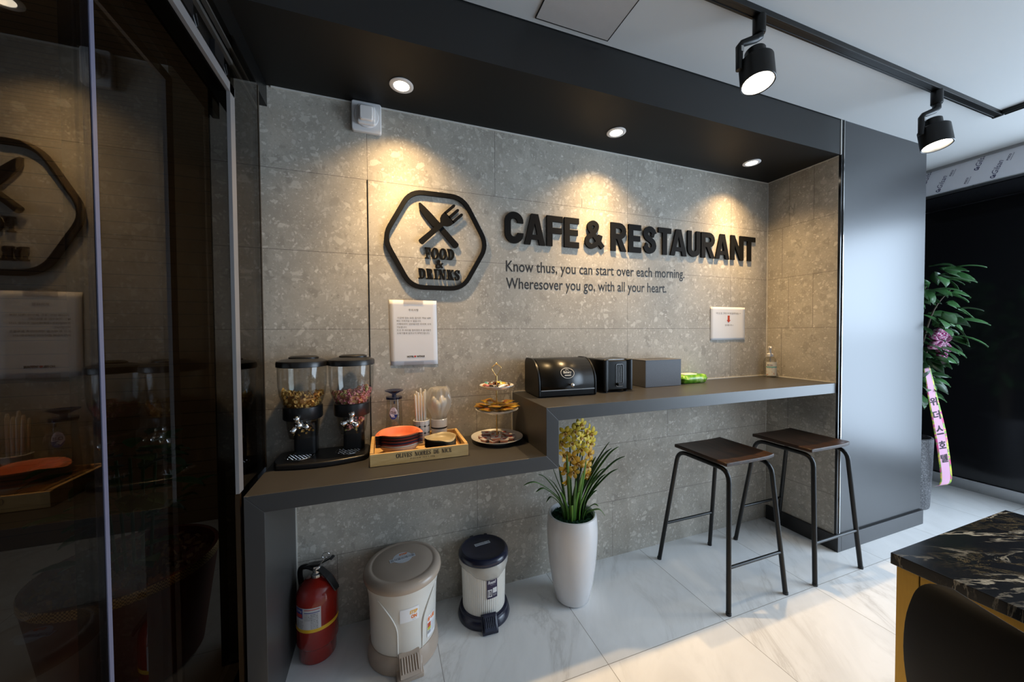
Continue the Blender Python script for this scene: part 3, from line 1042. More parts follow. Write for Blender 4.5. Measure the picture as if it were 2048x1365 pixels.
def serif(ch, tk, th):
    """bold roman capitals with slab serifs; returns (width, items)"""
    def rect(x0, y0, x1, y1): return ('p', [(x0, y0), (x1, y0), (x1, y1), (x0, y1)])
    sv = th * 0.9
    o = tk * 0.55
    stem = lambda x: [rect(x, 0, x + tk, 1), rect(x - o, 0, x + tk + o, sv), rect(x - o, 1 - sv, x + tk + o, 1)]
    def ell(cx, cy, rx, ry, a0, a1, n=24):
        p = arc(cx, cy, rx - tk / 2, a0, a1, n, ry - th / 2)
        ws = [th + (tk * 1.08 - th) * abs(math.cos(R(a0 + (a1 - a0) * i / n))) ** 1.3 for i in range(n + 1)]
        return ('r', p, ws)
    if ch == 'O':
        return 0.86, [ell(0.43, 0.5, 0.43, 0.52, 0, 360, 36)]
    if ch == 'C':
        return 0.80, [ell(0.43, 0.5, 0.43, 0.52, 48, 318, 30), rect(0.70, 0.62, 0.70 + th, 0.98)]
    if ch == 'D':
        return 0.86, stem(o) + [('r', [(o + tk, 1 - th / 2)] + arc(0.36, 0.5, 0.50 - tk / 2, 90, -90, 20, 0.5 - th / 2) + [(o + tk, th / 2)], [th] + [th + (tk - th) * math.sin(PI * i / 20) for i in range(21)] + [th])]
    if ch == 'I':
        return tk + 2 * o, stem(o)
    if ch == 'L':
        return 0.68, stem(o) + [rect(o, 0, 0.66, sv), ('p', [(0.66 - th, 0), (0.68, 0), (0.68, 0.34), (0.68 - th * 0.6, 0.34)])]
    if ch in 'FE':
        it = stem(o) + [rect(o, 1 - sv, 0.66, 1), ('p', [(0.66 - th * 1.3, 1), (0.66, 1), (0.66, 0.68), (0.66 - th * 0.6, 0.68)]), rect(o, 0.5 - th / 2, 0.50, 0.5 + th / 2), rect(0.46, 0.36, 0.46 + th * 0.8, 0.64)]
        if ch == 'E':
            it += [rect(o, 0, 0.68, sv), ('p', [(0.68 - th * 1.3, 0), (0.68, 0), (0.68, 0.33), (0.68 - th * 0.6, 0.33)])]
        return 0.70, it
    if ch == 'R':
        return 0.84, stem(o) + [('r', [(o + tk, 1 - th / 2)] + arc(0.42, 0.755, 0.30 - tk / 2, 90, -90, 14, 0.245 - th / 2) + [(o + tk, 0.51 + th / 2)], [th] + [th + (tk - th) * math.sin(PI * i / 14) for i in range(15)] + [th]), ('p', [(0.36, 0.52), (0.36 + tk, 0.52), (0.80, 0.0), (0.80 - tk * 1.05, 0)]), rect(0.72, 0, 0.86, sv)]
    if ch == 'N':
        return 0.92, [rect(0.12, 0, 0.12 + th, 1), rect(0.0, 0, 0.30, sv), rect(0.0, 1 - sv, 0.3, 1), rect(0.78 - th, 0, 0.78, 1), rect(0.62, 1 - sv, 0.90, 1), ('p', [(0.06, 1), (0.06 + tk * 1.1, 1), (0.78, 0), (0.78 - tk * 0.9, 0)])]
    if ch == 'K':
        return 0.90, stem(o) + [('r', [(o + tk * 0.8, 0.40), (0.74, 0.98)], th * 1.1), ('p', [(0.36, 0.60), (0.36 + tk, 0.70), (0.86, 0), (0.86 - tk * 1.1, 0)]), rect(0.58, 0, 0.92, sv), rect(0.56, 1 - sv, 0.88, 1)]
    if ch == 'V':
        return 0.84, [('p', [(0.06, 1), (0.06 + tk * 1.05, 1), (0.50, 0), (0.40, 0)]), ('p', [(0.78 - th, 1), (0.78, 1), (0.48, 0), (0.40, 0)]), rect(0.0, 1 - sv, 0.32, 1), rect(0.62, 1 - sv, 0.90, 1)]
    if ch == 'S':
        q = [(0.56, 0.74), (0.50, 0.92), (0.32, 0.965), (0.14, 0.88), (0.11, 0.72), (0.24, 0.58), (0.42, 0.47), (0.56, 0.32), (0.52, 0.12), (0.34, 0.035), (0.14, 0.09), (0.07, 0.27)]
        p = bez(q, 4)
        n = len(p)
        return 0.66, [('r', p, [th + (tk - th) * math.exp(-((i / n - 0.5) / 0.17) ** 2) for i in range(n)]), rect(0.545, 0.68, 0.545 + th, 1.0), rect(0.05, 0.0, 0.05 + th, 0.32)]
    if ch == '&':
        q = [(0.92, 0.04), (0.62, 0.38), (0.34, 0.66), (0.30, 0.84), (0.42, 0.96), (0.56, 0.86), (0.52, 0.70), (0.30, 0.50), (0.12, 0.30), (0.16, 0.10), (0.36, 0.03), (0.60, 0.14), (0.78, 0.40), (0.84, 0.52)]
        p = bez(q, 4)
        n = len(p)
        return 0.98, [('r', p, [th + (tk - th) * max(math.exp(-((i / n - 0.17) / 0.12) ** 2), math.exp(-((i / n - 0.62) / 0.1) ** 2)) for i in range(n)]), rect(0.72, 0.52, 0.98, 0.52 + sv)]
    return 0.5, []


def put_items(bm, items, x0, y0, kx, ky, to3, d0, d1):
    for k, it in enumerate(items):
        P = [(x0 + x * kx, y0 + y * ky) for x, y in it[1]]
        d1 = d1 + 0.00012 * (k > 0)
        if it[0] == 'p':
            add_prism(bm, P, to3, d0, d1)
        else:
            w = it[2]
            add_ribbon(bm, P, [q * (kx + ky) / 2 for q in w] if isinstance(w, list) else w * (kx + ky) / 2, to3, d0, d1)


def serif_line(bm, s, x0, x1, y0, h, to3, d0, d1, tk=0.26, th=0.10, gap=0.04, space=0.6):
    tot = 0
    for ch in s:
        tot += (space if ch == ' ' else serif(ch, tk, th)[0] + gap)
    kx = (x1 - x0) / (tot - gap)
    x = x0
    for ch in s:
        if ch == ' ':
            x += space * kx
            continue
        wd, it = serif(ch, tk, th)
        put_items(bm, it, x, y0, kx, h, to3, d0, d1)
        x += (wd + gap) * kx


for s, a, b, y0, h in (('FOOD', 0.186, 0.322, 1.622, 0.052), ('&', 0.233, 0.270, 1.581, 0.038), ('DRINKS', 0.156, 0.347, 1.528, 0.048)):
    bm = bm_new(); serif_line(bm, s, a, b, y0, h, ow, 0.001, 0.007, 0.235, 0.12, 0.075)
    obj('lettering', bm, M_SIGN, t)

t = thing('wall_lettering', 'large raised black capitals CAFE & RESTAURANT along the stone wall', 'sign', (0.574, 0, 1.73))
BND = [('C', 0.574, 0.674), ('A', 0.679, 0.794), ('F', 0.804, 0.897), ('E', 0.906, 0.994), ('&', 1.029, 1.153), ('R', 1.196, 1.299), ('E', 1.314, 1.401),
       ('S', 1.413, 1.512), ('T', 1.524, 1.62), ('A', 1.614, 1.738), ('U', 1.746, 1.846), ('R', 1.856, 1.967), ('A', 1.972, 2.091), ('N', 2.105, 2.217), ('T', 2.217, 2.325)]
for ch, a, b in BND:
    k = (a - 0.574) / 1.751
    y0 = 1.7255 + 0.0145 * k
    H = 0.157
    bm = bm_new()
    put_items(bm, sans(ch, (b - a) / H, 0.206), a, y0, H, H, lambda u, v, w: Vector((u - 0.574, -w, v - 1.73)), 0.0015, 0.011)
    obj('letter', bm, M_SIGN, t)

t = thing('slogan_decal', 'two lines of thin black slogan text below the large capitals', 'wall text', (0.582, 0, 1.5))
for s, x0, w, y, sl in (('Know thus, you can start over each morning.', 0.582, 1.148, 1.585, 0.017), ('Wheresover you go, with all your heart.', 0.582, 1.010, 1.499, 0.013)):
    vs, fs = text_geo(s, 0.006)
    lo, hi = min(v[0] for v in vs), max(v[0] for v in vs)
    k = w / (hi - lo)
    x = lo
    words = s.split(' ')
    for i, wd in enumerate(words):
        # where the word starts and ends inside the full line
        pre = ' '.join(words[:i] + [wd])
        pv, _ = text_geo(pre, 0.006)
        e = max(v[0] for v in pv)
        wv, _ = text_geo(wd, 0.006)
        ww = max(v[0] for v in wv) - min(v[0] for v in wv)
        bm = bm_new()
        add_text(bm, wd, lambda u, v, q: Vector((u - 0.582, -0.0008, v - 1.5 + (u - 0.582) / 1.1 * sl)), x0 + (e - ww - lo) * k, y, ww * k, max(v[1] for v in wv) * 0.079, y_base=True, bold=0.006)
        obj('word', bm, M_INK, t)


def paper(name, label, w, h, x, z, lines, extra=None, skew=0.0, curl=0.0008):
    t = thing(name, label, 'notice', (x, 0, z))
    bm = bm_new()
    nx, ny = 10, 14
    f = lambda u, v: Vector((u + skew * v, -0.0018 - curl * (math.sin(u / w * 5 + v / h * 2.2) ** 2) * (0.4 + 0.6 * abs(v / h - 0.5)), v))
    g = [[bm.verts.new(f(w * i / nx, h * j / ny)) for i in range(nx + 1)] for j in range(ny + 1)]
    for j in range(ny):
        for i in range(nx):
            bm.faces.new((g[j][i], g[j][i + 1], g[j + 1][i + 1], g[j + 1][i]))
    o = obj('sheet', bm, M_PAPER, t, smooth=60, recalc=False)
    so = o.modifiers.new('solid', 'SOLIDIFY')
    so.thickness = 0.0006
    so.offset = -1
    for s, u, v, tw, th in lines:
        bm = bm_new()
        add_text(bm, s, lambda a, b, c: f(a, b) + Vector((0, -0.0009, 0)), u, v, tw, th)
        obj('printed_line', bm, M_GREYINK, t)
    if extra:
        extra(t, f)
    return t


def logo(t, f):
    fo = lambda a, b, c: f(a, b) + Vector((0, -0.0010, 0))
    bm = bm_new()
    add_text(bm, 'HOTEL', fo, 0.072, 0.034, 0.030, 0.0085, bold=0.05); add_text(bm, 'WITHUS', fo, 0.114, 0.034, 0.036, 0.0085, bold=0.05)
    obj('printed_name', bm, M_INK, t)
    bm = bm_new(); add_prism(bm, [(0.107 + 0.0045 * math.cos(a * PI / 8), 0.0385 + 0.0045 * math.sin(a * PI / 8)) for a in range(16)], fo, 0, 0)
    obj('red_dot', bm, pm('red_ink', (0.55, 0.05, 0.05), 0.6), t)
    for v in (-0.012, 0.277):
        bm = bm_new(); add_prism(bm, [(0.058, v), (0.145, v), (0.145, v + 0.028), (0.058, v + 0.028)], lambda a, b, c: Vector((a, -0.0036 - c, b)), 0.0, 0.0002)
        obj('tape', bm, thin_glass('clear_tape', (0.97, 0.96, 0.95), 0.25, 0.5), t)


paper('notice_sheet', 'white sheet with lines of Korean text taped below the hexagon sign', 0.2095, 0.296, 0.0305, 1.1325,
      [('주의사항', 0.083, 0.246, 0.044, 0.011), ('이곳에 있는 모든 음식은 객실 내부', 0.034, 0.211, 0.148, 0.0085), ('에는 가져가실 수 없습니다.', 0.030, 0.197, 0.108, 0.0085),
       ('카페테리아 내부에서만 조리와 시식', 0.030, 0.183, 0.152, 0.0085), ('가능합니다.', 0.030, 0.169, 0.044, 0.0085), ('드신 후 테이블 정리정돈과 음식물은', 0.030, 0.155, 0.152, 0.0085),
       ('쓰레기통에 분리수거 부탁드립니다', 0.030, 0.141, 0.144, 0.0085)], logo, skew=-0.012)


def arrow(t, f):
    bm = bm_new()
    P = [(-0.010, 0.158), (0.008, 0.158), (0.008, 0.129), (0.016, 0.129), (-0.001, 0.112), (-0.018, 0.129), (-0.010, 0.129)]
    add_prism(bm, [(u + 0.157, v) for u, v in P], lambda a, b, c: f(a, b) + Vector((0, -0.0010, 0)), 0, 0)
    obj('red_arrow', bm, pm('orange_red_ink', (0.80, 0.13, 0.05), 0.6), t)


paper('notice_sheet', 'white sheet with a red down arrow taped above the right end of the counter', 0.302, 0.2115, 1.941, 1.2215,
      [('다드신 컵 그릇은 여기에 올려주세요~^^', 0.048, 0.166, 0.216, 0.012), ('감사합니다~!', 0.125, 0.091, 0.072, 0.011)], arrow, curl=0.0018)

# ------------------------------------------------------------------ counter
ZL, ZU, TH, YC = 0.779, 0.9745, 0.057, -0.400
t = thing('counter', 'dark grey stepped wall counter with a low left half and high right half', 'counter', (0.6, -0.2, 0.0))
def cb(name, pts, y0=YC, y1=-0.0045):
    """part of the stepped counter from its front outline (x, z), mitred joints"""
    bm = bm_new()
    add_prism(bm, pts, lambda u, v, w: Vector((u - 0.6, w + 0.2, v)), y0, y1)
    return obj(name, bm, M_COUNTER, t, bevel=0.0012)
X0, X0i, X1, X1i = -0.4085, -0.354, 0.612, 0.668
cb('side_panel', [(X0, 0.0), (X0i, 0.0), (X0i, ZL - TH), (X0, ZL)])
cb('lower_top', [(X0, ZL), (X0i, ZL - TH), (X1i, ZL - TH), (X1, ZL)])
cb('riser', [(X1, ZL), (X1i, ZL - TH), (X1i, ZU - TH), (X1, ZU)])
cb('upper_top', [(X1, ZU), (X1i, ZU - TH), (2.447, ZU - TH), (2.447, ZU)])

# ------------------------------------------------------------------ cereal dispenser
t = thing('cereal_dispenser', 'black twin cereal dispenser with two clear domes at the glass end of the counter', 'cereal dispenser', (-0.2095, -0.115, ZL + 0.0006))
bm = bm_new()
P = rrect(-0.185, -0.005, 0.165, 0.085, 0.03)
front = [(-0.185 + 0.35 * i / 24, 0) for i in range(25)]
outline = arc(0.121, 0.055, 0.03, 0, 90, 6) + arc(-0.155, 0.055, 0.03, 90, 180, 6) + [(-0.185, -0.02), (-0.178, -0.05)] + [(-0.165 + 0.301 * i / 20, -0.062 - 0.040 * math.sin(PI * (0.12 + 0.80 * i / 20))) for i in range(21)] + [(0.148, -0.05), (0.151, -0.02)]
add_prism(bm, outline, lambda u, v, w: Vector((u, v, w)), 0.0, 0.021)
obj('base', bm, M_BLACK, t, bevel=0.006, seg=3, smooth=40)
DX = (-0.090, 0.086)
for k, dx in enumerate(DX):
    dy = 0.012 + 0.006 * k
    bm = bm_new()
    add_prism(bm, rrect(dx - 0.036, dy - 0.002, dx + 0.044, dy + 0.068, 0.015), lambda u, v, w: Vector((u, v, w)), 0.020, 0.150)
    obj('column', bm, M_BLACK, t, bevel=0.004, smooth=40)
    bm = bm_new()
    add_lathe(bm, [(0.055, 0.170), (0.066, 0.168), (0.069, 0.172), (0.069, 0.216), (0.066, 0.219), (0.055, 0.217)], c=(dx, dy, 0), cap0=False, cap1=False, seg=44)
    obj('collar', bm, M_BLACK, t, smooth=40)
    bm = bm_new()
    prof = [(0.034, 0.092), (0.050, 0.096), (0.056, 0.130), (0.060, 0.170), (0.062, 0.212), (0.070, 0.232), (0.080, 0.262), (0.0845, 0.30), (0.0855, 0.376)]
    inner = [(r - 0.0022, z + (0.002 if i == 0 else 0)) for i, (r, z) in enumerate(prof)]
    add_lathe(bm, prof + list(reversed(inner)), c=(dx, dy, 0), cap0=False, cap1=False, seg=56)
    add_lathe(bm, [(0.034, 0.092), (0.0001, 0.0915)], c=(dx, dy, 0), cap0=False, cap1=False, seg=56)
    hp = obj('hopper', bm, M_PLASTIC_CLEAR, t, smooth=40)
    bm = bm_new()
    add_lathe(bm, [(0.084, 0.370), (0.0885, 0.372), (0.0885, 0.388), (0.086, 0.393), (0.070, 0.399), (0.040, 0.404), (0.0001, 0.405)], c=(dx, dy, 0), cap1=False, seg=56)
    ld = obj('lid', bm, M_BLACK, t, smooth=40)
    bm = bm_new()
    add_lathe(bm, [(0.052, 0.399), (0.053, 0.407), (0.044, 0.412), (0.030, 0.411), (0.0001, 0.409)], c=(dx + 0.006, dy, 0), cap1=False, seg=40, sy=0.75)
    obj('lid_grip', bm, M_BLACK, ld, smooth=50)
    # chrome three-winged knob in front
    bm = bm_new()
    c = Vector((dx - 0.002, dy - 0.068, 0.155))
    tw = R(14 if k == 0 else -12)
    for a in (90, 210, 330):
        aa = R(a) + tw
        d = Vector((math.cos(aa), -0.18, math.sin(aa)))
        s = Vector((-math.sin(aa), 0, math.cos(aa)))
        pts = [c + d * (0.004 + 0.034 * i / 6) for i in range(7)]
        add_tube(bm, pts, [0.0085, 0.0080, 0.0090, 0.0115, 0.0130, 0.0115, 0.005], 14)
    add_lathe(bm, [(0.012, -0.014), (0.015, 0.0), (0.012, 0.012), (0.0001, 0.016)], seg=24, cap1=False, M=Matrix.Translation(c) @ Matrix.Rotation(R(90), 4, 'X'))
    obj('knob', bm, M_CHROME, t, smooth=60)
    # round drip grille
    gx, gy = dx + 0.0, dy - 0.010
    bm = bm_new()
    MG = Matrix.Translation((gx - 0.012, gy, 0)) 
    add_tube(bm, [MG @ Vector((0.050 * math.cos(2 * PI * i / 40), 0.050 * math.sin(2 * PI * i / 40), 0.0215)) for i in range(40)], 0.0014, 6, closed=True)
    for j in range(-3, 4):
        for i in range(-3, 4):
            x, y = i * 0.0125 + (j % 2) * 0.00625, j * 0.0115
            if math.hypot(x, y) < 0.044:
                add_lathe(bm, [(0.0036, 0.0205), (0.0030, 0.0225), (0.0001, 0.0230)], c=MG @ Vector((x, y, 0)), seg=8, cap1=False)
    obj('drip_grille', bm, M_CHROME, t, smooth=50)
    # cereal inside the dome
    rs = random.Random(11 + k)
    wc = Vector((-0.2095 + dx, -0.115 + dy, ZL))
    bm = bm_new()
    top = 0.270 if k == 0 else 0.268
    def rad(z):
        pr_ = [(0.06, 0.17), (0.058, 0.212), (0.066, 0.232), (0.076, 0.262), (0.0805, 0.30)]
        for (r0, z0), (r1, z1) in zip(pr_, pr_[1:]):
            if z <= z1:
                q = max(0, (z - z0) / (z1 - z0))
                return r0 + (r1 - r0) * q
        return 0.0805
    def piece(p, size):
        if k == 0:
            q = Euler((rs.uniform(0, 6.3), rs.uniform(0, 6.3), rs.uniform(0, 6.3))).to_matrix()
            n = 7
            ring = []
            for i in range(n):
                a = 2 * PI * i / n
                rr = size * rs.uniform(0.7, 1.15)
                ring.append(bm.verts.new(p + q @ Vector((rr * math.cos(a), rr * math.sin(a) * 0.75, rs.uniform(-0.25, 0.35) * size))))
            cv = bm.verts.new(p + q @ Vector((0, 0, -0.35 * size)))
            for i in range(n):
                bm.faces.new((cv, ring[i], ring[(i + 1) % n])).material_index = rs.choice((0, 0, 1, 2))
        else:
            q = Euler((rs.uniform(0, 6.3), rs.uniform(0, 6.3), rs.uniform(0, 6.3))).to_matrix()
            add_tube(bm, [p + q @ Vector((0.0052 * math.cos(2 * PI * i / 10), 0.0052 * math.sin(2 * PI * i / 10), 0)) for i in range(10)], 0.0027, 6, mi=rs.choice((0, 0, 0, 1, 2, 3)), closed=True)
    # a packed core and the pieces that show against the plastic and on top
    core = []
    zz = [0.200, 0.215, 0.232, 0.250, top - 0.014]
    add_lathe(bm, [(rad(z) - 0.019, z - 0.006) for z in zz], c=wc, seg=24, mi=(2 if k == 0 else 1))
    cnt = 430 if k == 0 else 330
    for i in range(cnt):
        if i < cnt * 0.62:
            z = rs.uniform(0.192, top + 0.006)
            a = rs.uniform(0, 2 * PI)
            z = min(z, top + 0.010 * math.sin(a * 2 + 1) + (0.014 if k else 0.010) * math.cos(a + (0.2 if k else 2.6)))
            r = rad(z) - rs.uniform(0.006, 0.013)
        else:
            a = rs.uniform(0, 2 * PI)
            r = (rad(top) - 0.009) * math.sqrt(rs.random())
            z = top - rs.uniform(0.0, 0.012) + (0.010 * math.sin(a * 2 + 1) + (0.014 if k else 0.010) * math.cos(a + (0.2 if k else 2.6))) * r / 0.08
        piece(wc + Vector((r * math.cos(a), r * math.sin(a), z)), rs.uniform(0.006, 0.010))
    # what has dropped into the clear cup below
    for i in range(26 if k == 0 else 46):
        a = rs.uniform(0, 2 * PI)
        z = rs.uniform(0.106, 0.135 if k == 0 else 0.165)
        r = rs.uniform(0.01, 0.042)
        piece(wc + Vector((r * math.cos(a), r * math.sin(a), z)), 0.007)
    if k == 0:
        o = obj('corn_flakes', bm, [pm('flake_gold', (0.80, 0.44, 0.10), 0.6, var=0.15), pm('flake_light', (0.90, 0.60, 0.20), 0.6), pm('flake_dark', (0.58, 0.27, 0.06), 0.65)], recalc=False)
        tag(o, 'golden corn flakes filling the bottom of the dome nearest the glass', 'cereal', kind='stuff')
    else:
        o = obj('cereal_loops', bm, [pm('loop_pink', (0.84, 0.33, 0.30), 0.6), pm('loop_orange', (0.86, 0.50, 0.22), 0.6), pm('loop_green', (0.66, 0.58, 0.24), 0.6), pm('loop_rose', (0.74, 0.22, 0.26), 0.6)], recalc=False, smooth=60)
        tag(o, 'pink orange and green cereal loops filling the second clear dome', 'cereal', kind='stuff')

# ------------------------------------------------------------------ wooden tray and what stands in it
CX0, CX1, CY0, CY1, CZ = -0.053, 0.319, -0.280, -0.024, ZL + 0.0006
t = thing('wooden_tray', 'pale wooden tray stencilled OLIVES NOIRES DE NICE', 'tray', ((CX0 + CX1) / 2, (CY0 + CY1) / 2, CZ))
lw, ld = (CX1 - CX0) / 2, (CY1 - CY0) / 2
bm = bm_new(); add_box(bm, (-lw + 0.01, -ld + 0.009, 0.002), (lw - 0.01, ld - 0.009, 0.009)); obj('bottom', bm, M_PINEWOOD, t)
for lo, hi in (((-lw, -ld, 0), (lw, -ld + 0.0095, 0.047)), ((-lw, ld - 0.0095, 0), (lw, ld, 0.047))):
    bm = bm_new(); add_box(bm, lo, hi); obj('long_side', bm, M_PINEWOOD, t, bevel=0.0015)
for s in (-1, 1):
    bm = bm_new()
    y0, y1 = -ld + 0.0095, ld - 0.0095
    x0, x1 = (lw - 0.013, lw) if s > 0 else (-lw, -lw + 0.013)
    P = [(y0, 0.0), (y1, 0.0), (y1, 0.050), (y0, 0.050)]
    add_prism(bm, P, lambda u, v, w: Vector((w, u, v)), x0, x1)
    obj('end_board', bm, M_PINEWOOD, t, bevel=0.0015)
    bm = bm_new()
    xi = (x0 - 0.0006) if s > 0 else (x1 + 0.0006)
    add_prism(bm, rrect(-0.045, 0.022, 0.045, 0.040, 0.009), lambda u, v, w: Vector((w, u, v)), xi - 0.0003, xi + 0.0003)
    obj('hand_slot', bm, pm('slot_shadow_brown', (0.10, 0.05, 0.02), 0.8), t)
bm = bm_new()
fr = lambda u, v, w: Vector((u, -ld - 0.0006 - w, v))
serif_line(bm, 'OLIVES NOIRES DE NICE', -0.092, 0.118, 0.0235, 0.0165, fr, 0, 0.0002, 0.17, 0.06, 0.10, 0.75)
add_text(bm, 'P O I D E   N E T 125g', fr, -0.040, 0.0115, 0.092, 0.0068)
obj('stencil', bm, pm('stencil_ink', (0.045, 0.035, 0.03), 0.7), t)


def bowl_shape(bm, rx, ry, z, h, handle, mi=0, foot=0.6):
    """oval dish with two tab handles along x"""
    seg = 56
    def rf(a, zz, grow=1.0):
        c = abs(math.cos(a))
        return 1.0 + handle * max(0, (c - 0.72) / 0.28) ** 1.4
    fl = lambda q: foot + 0.10 + (0.96 - foot - 0.10) * q
    prof = [(foot, 0.0, 0), (foot + 0.10, 0.12, 0), (fl(0.55), 0.55, 0), (0.965, 0.93, 0.35), (1.0, 1.0, 1.0)]
    inn = [(0.975, 0.985, 0.9), (0.945, 0.93, 0.25), (fl(0.55) - 0.022, 0.57, 0), (foot + 0.105, 0.185, 0), (foot - 0.05, 0.085, 0), (0.001, 0.085, 0)]
    rings = []
    for (r, zz, hf) in prof + inn:
        ring = []
        for i in range(seg):
            a = 2 * PI * i / seg
            k = 1 + (rf(a, zz) - 1) * hf
            dz = -0.011 * hf * max(0, (abs(math.cos(a)) - 0.72) / 0.28) ** 2
            ring.append(bm.verts.new((rx * r * k * math.cos(a), ry * r * k * math.sin(a), z + h * zz + dz)))
        rings.append(ring)
    for a, b in zip(rings, rings[1:]):
        for i in range(seg):
            j = (i + 1) % seg
            bm.faces.new((a[i], a[j], b[j], b[i])).material_index = mi
    bm.faces.new(list(reversed(rings[0]))).material_index = mi


BC = [('beige', (0.62, 0.47, 0.34)), ('cream', (0.72, 0.66, 0.58)), ('dark red', (0.32, 0.05, 0.04)), ('navy', (0.035, 0.042, 0.085)), ('brick red', (0.42, 0.08, 0.05)),
      ('black', (0.025, 0.024, 0.024)), ('maroon', (0.26, 0.045, 0.035)), ('charcoal', (0.05, 0.047, 0.045)), ('orange', (0.86, 0.23, 0.10))]
ORD = ['lowest', 'second', 'third', 'fourth', 'fifth', 'sixth', 'seventh', 'eighth', 'topmost']
# thin-walled dishes nest: each rim shows a narrow band below the next
bm = bm_new(); bowl_shape(bm, 0.080, 0.079, 0.0, 0.047, 0.15, foot=0.58)
bproto = None
for i, (cn, cc) in enumerate(BC):
    m = pm('dish_' + cn.replace(' ', '_'), cc, 0.42, var=0.03)
    lab = '%s oval dish, %s in the tall stack of nine' % (cn, ORD[i]) if i < 8 else 'orange oval dish on top of the tall stack in the tray'
    if bproto is None:
        bproto = obj('oval_dish', bm, m, smooth=50)
        d = bproto
    else:
        d = bproto.copy(); d.data = bproto.data.copy(); COL.objects.link(d)
        d.data.materials[0] = m
    d.location = (0.057, -0.187, ZL + 0.0103 + 0.0058 * i)
    tag(d, lab, 'dish', 'oval dishes stacked in the wooden tray')
PC = [('dark red', (0.16, 0.03, 0.025)), ('black', (0.013, 0.013, 0.015)), ('navy', (0.016, 0.019, 0.035)), ('charcoal', (0.025, 0.024, 0.024)), ('dark brown', (0.05, 0.035, 0.025)), ('dark green', (0.02, 0.03, 0.025)), ('khaki', (0.42, 0.34, 0.20))]
bm = bm_new(); bowl_shape(bm, 0.064, 0.064, 0.0, 0.021, 0.07, foot=0.66)
pproto = None
for i, (cn, cc) in enumerate(PC):
    m = pm('saucer_' + cn.replace(' ', '_'), cc, 0.40, var=0.03)
    lab = '%s round saucer, %s in the low stack of seven' % (cn, ORD[i]) if i < 6 else 'khaki round saucer on top of the low stack in the tray'
    if pproto is None:
        pproto = obj('round_saucer', bm, m, smooth=50)
        d = pproto
    else:
        d = pproto.copy(); d.data = pproto.data.copy(); COL.objects.link(d)
        d.data.materials[0] = m
    d.location = (0.219, -0.200, ZL + 0.0103 + 0.0062 * i)
    d.rotation_euler = (0, 0, R(-60))
    tag(d, lab, 'saucer', 'round saucers stacked in the wooden tray')


def cup(x, y, name, label):
    t = thing(name, label, 'cup', (x, y, ZL + 0.0103))
    bm = bm_new()
    add_lathe(bm, [(0.030, 0.0), (0.034, 0.004), (0.0365, 0.104), (0.0345, 0.106), (0.033, 0.102), (0.031, 0.008), (0.0001, 0.006)], cap1=False, seg=40)
    obj('body', bm, M_CERAMIC, t, smooth=40)
    return t


t = cup(0.155, -0.076, 'patterned_cup', 'white cup with black diamond tile pattern holding the wrapped straws')
bm = bm_new()
for j, z in enumerate((0.022, 0.052, 0.082)):
    for i in range(10):
        f = on_cyl(0, 0, 0.0345 + 0.0020 * z / 0.1, 2 * PI * i / 10, z)
        q = 0.0052
        add_prism(bm, [(-q, 0), (0, -q), (q, 0), (0, q)], f, 0.0006, 0.0009)
        add_prism(bm, [(-0.0003, 0), (0.0003, 0), (0.0003, 0.03), (-0.0003, 0.03)], f, 0.0006, 0.0008)
for z in (0.022, 0.052, 0.082):
    add_tube(bm, [((0.0350 + 0.0020 * z / 0.1) * math.cos(2 * PI * i / 40), (0.0350 + 0.0020 * z / 0.1) * math.sin(2 * PI * i / 40), z) for i in range(40)], 0.0004, 4, closed=True)
obj('pattern', bm, M_INK, t)
t = cup(0.232, -0.078, 'striped_cup', 'white cup with two black bands holding the plastic bag')
bm = bm_new()
for z in (0.066, 0.096, 0.036):
    add_lathe(bm, [(0.0349 + 0.0240 * z * 0.1, z - 0.0035), (0.0352 + 0.0240 * z * 0.1, z + 0.0035)], cap0=False, cap1=False, seg=40, M=Matrix.Scale(1.015, 4))
obj('bands', bm, M_INK, t)
# straws, each in its paper wrapper
rs = random.Random(3)
ms = pm('straw_wrapper', (0.80, 0.74, 0.64), 0.6, var=0.03)
for i in range(12):
    row, col = divmod(i, 4)
    gx, gy = (col - 1.5 + 0.5 * (row % 2) - 0.25) * 0.0098, (row - 1) * 0.0086
    p0 = Vector((0.155 + gx, -0.076 + gy, ZL + 0.018))
    p1 = Vector((0.150 + gx * 1.28, -0.076 + gy * 1.3, ZL + rs.uniform(0.220, 0.254)))
    bm = bm_new()
    add_tube(bm, [p0, p0.lerp(p1, 0.5), p1 - (p1 - p0).normalized() * 0.006, p1], [0.0043, 0.0043, 0.0046, 0.0030], 8)
    tag(obj('wrapped_straw', bm, ms, smooth=50), 'white paper wrapped straw standing in the diamond patterned cup', 'straw', 'wrapped straws in the patterned cup')
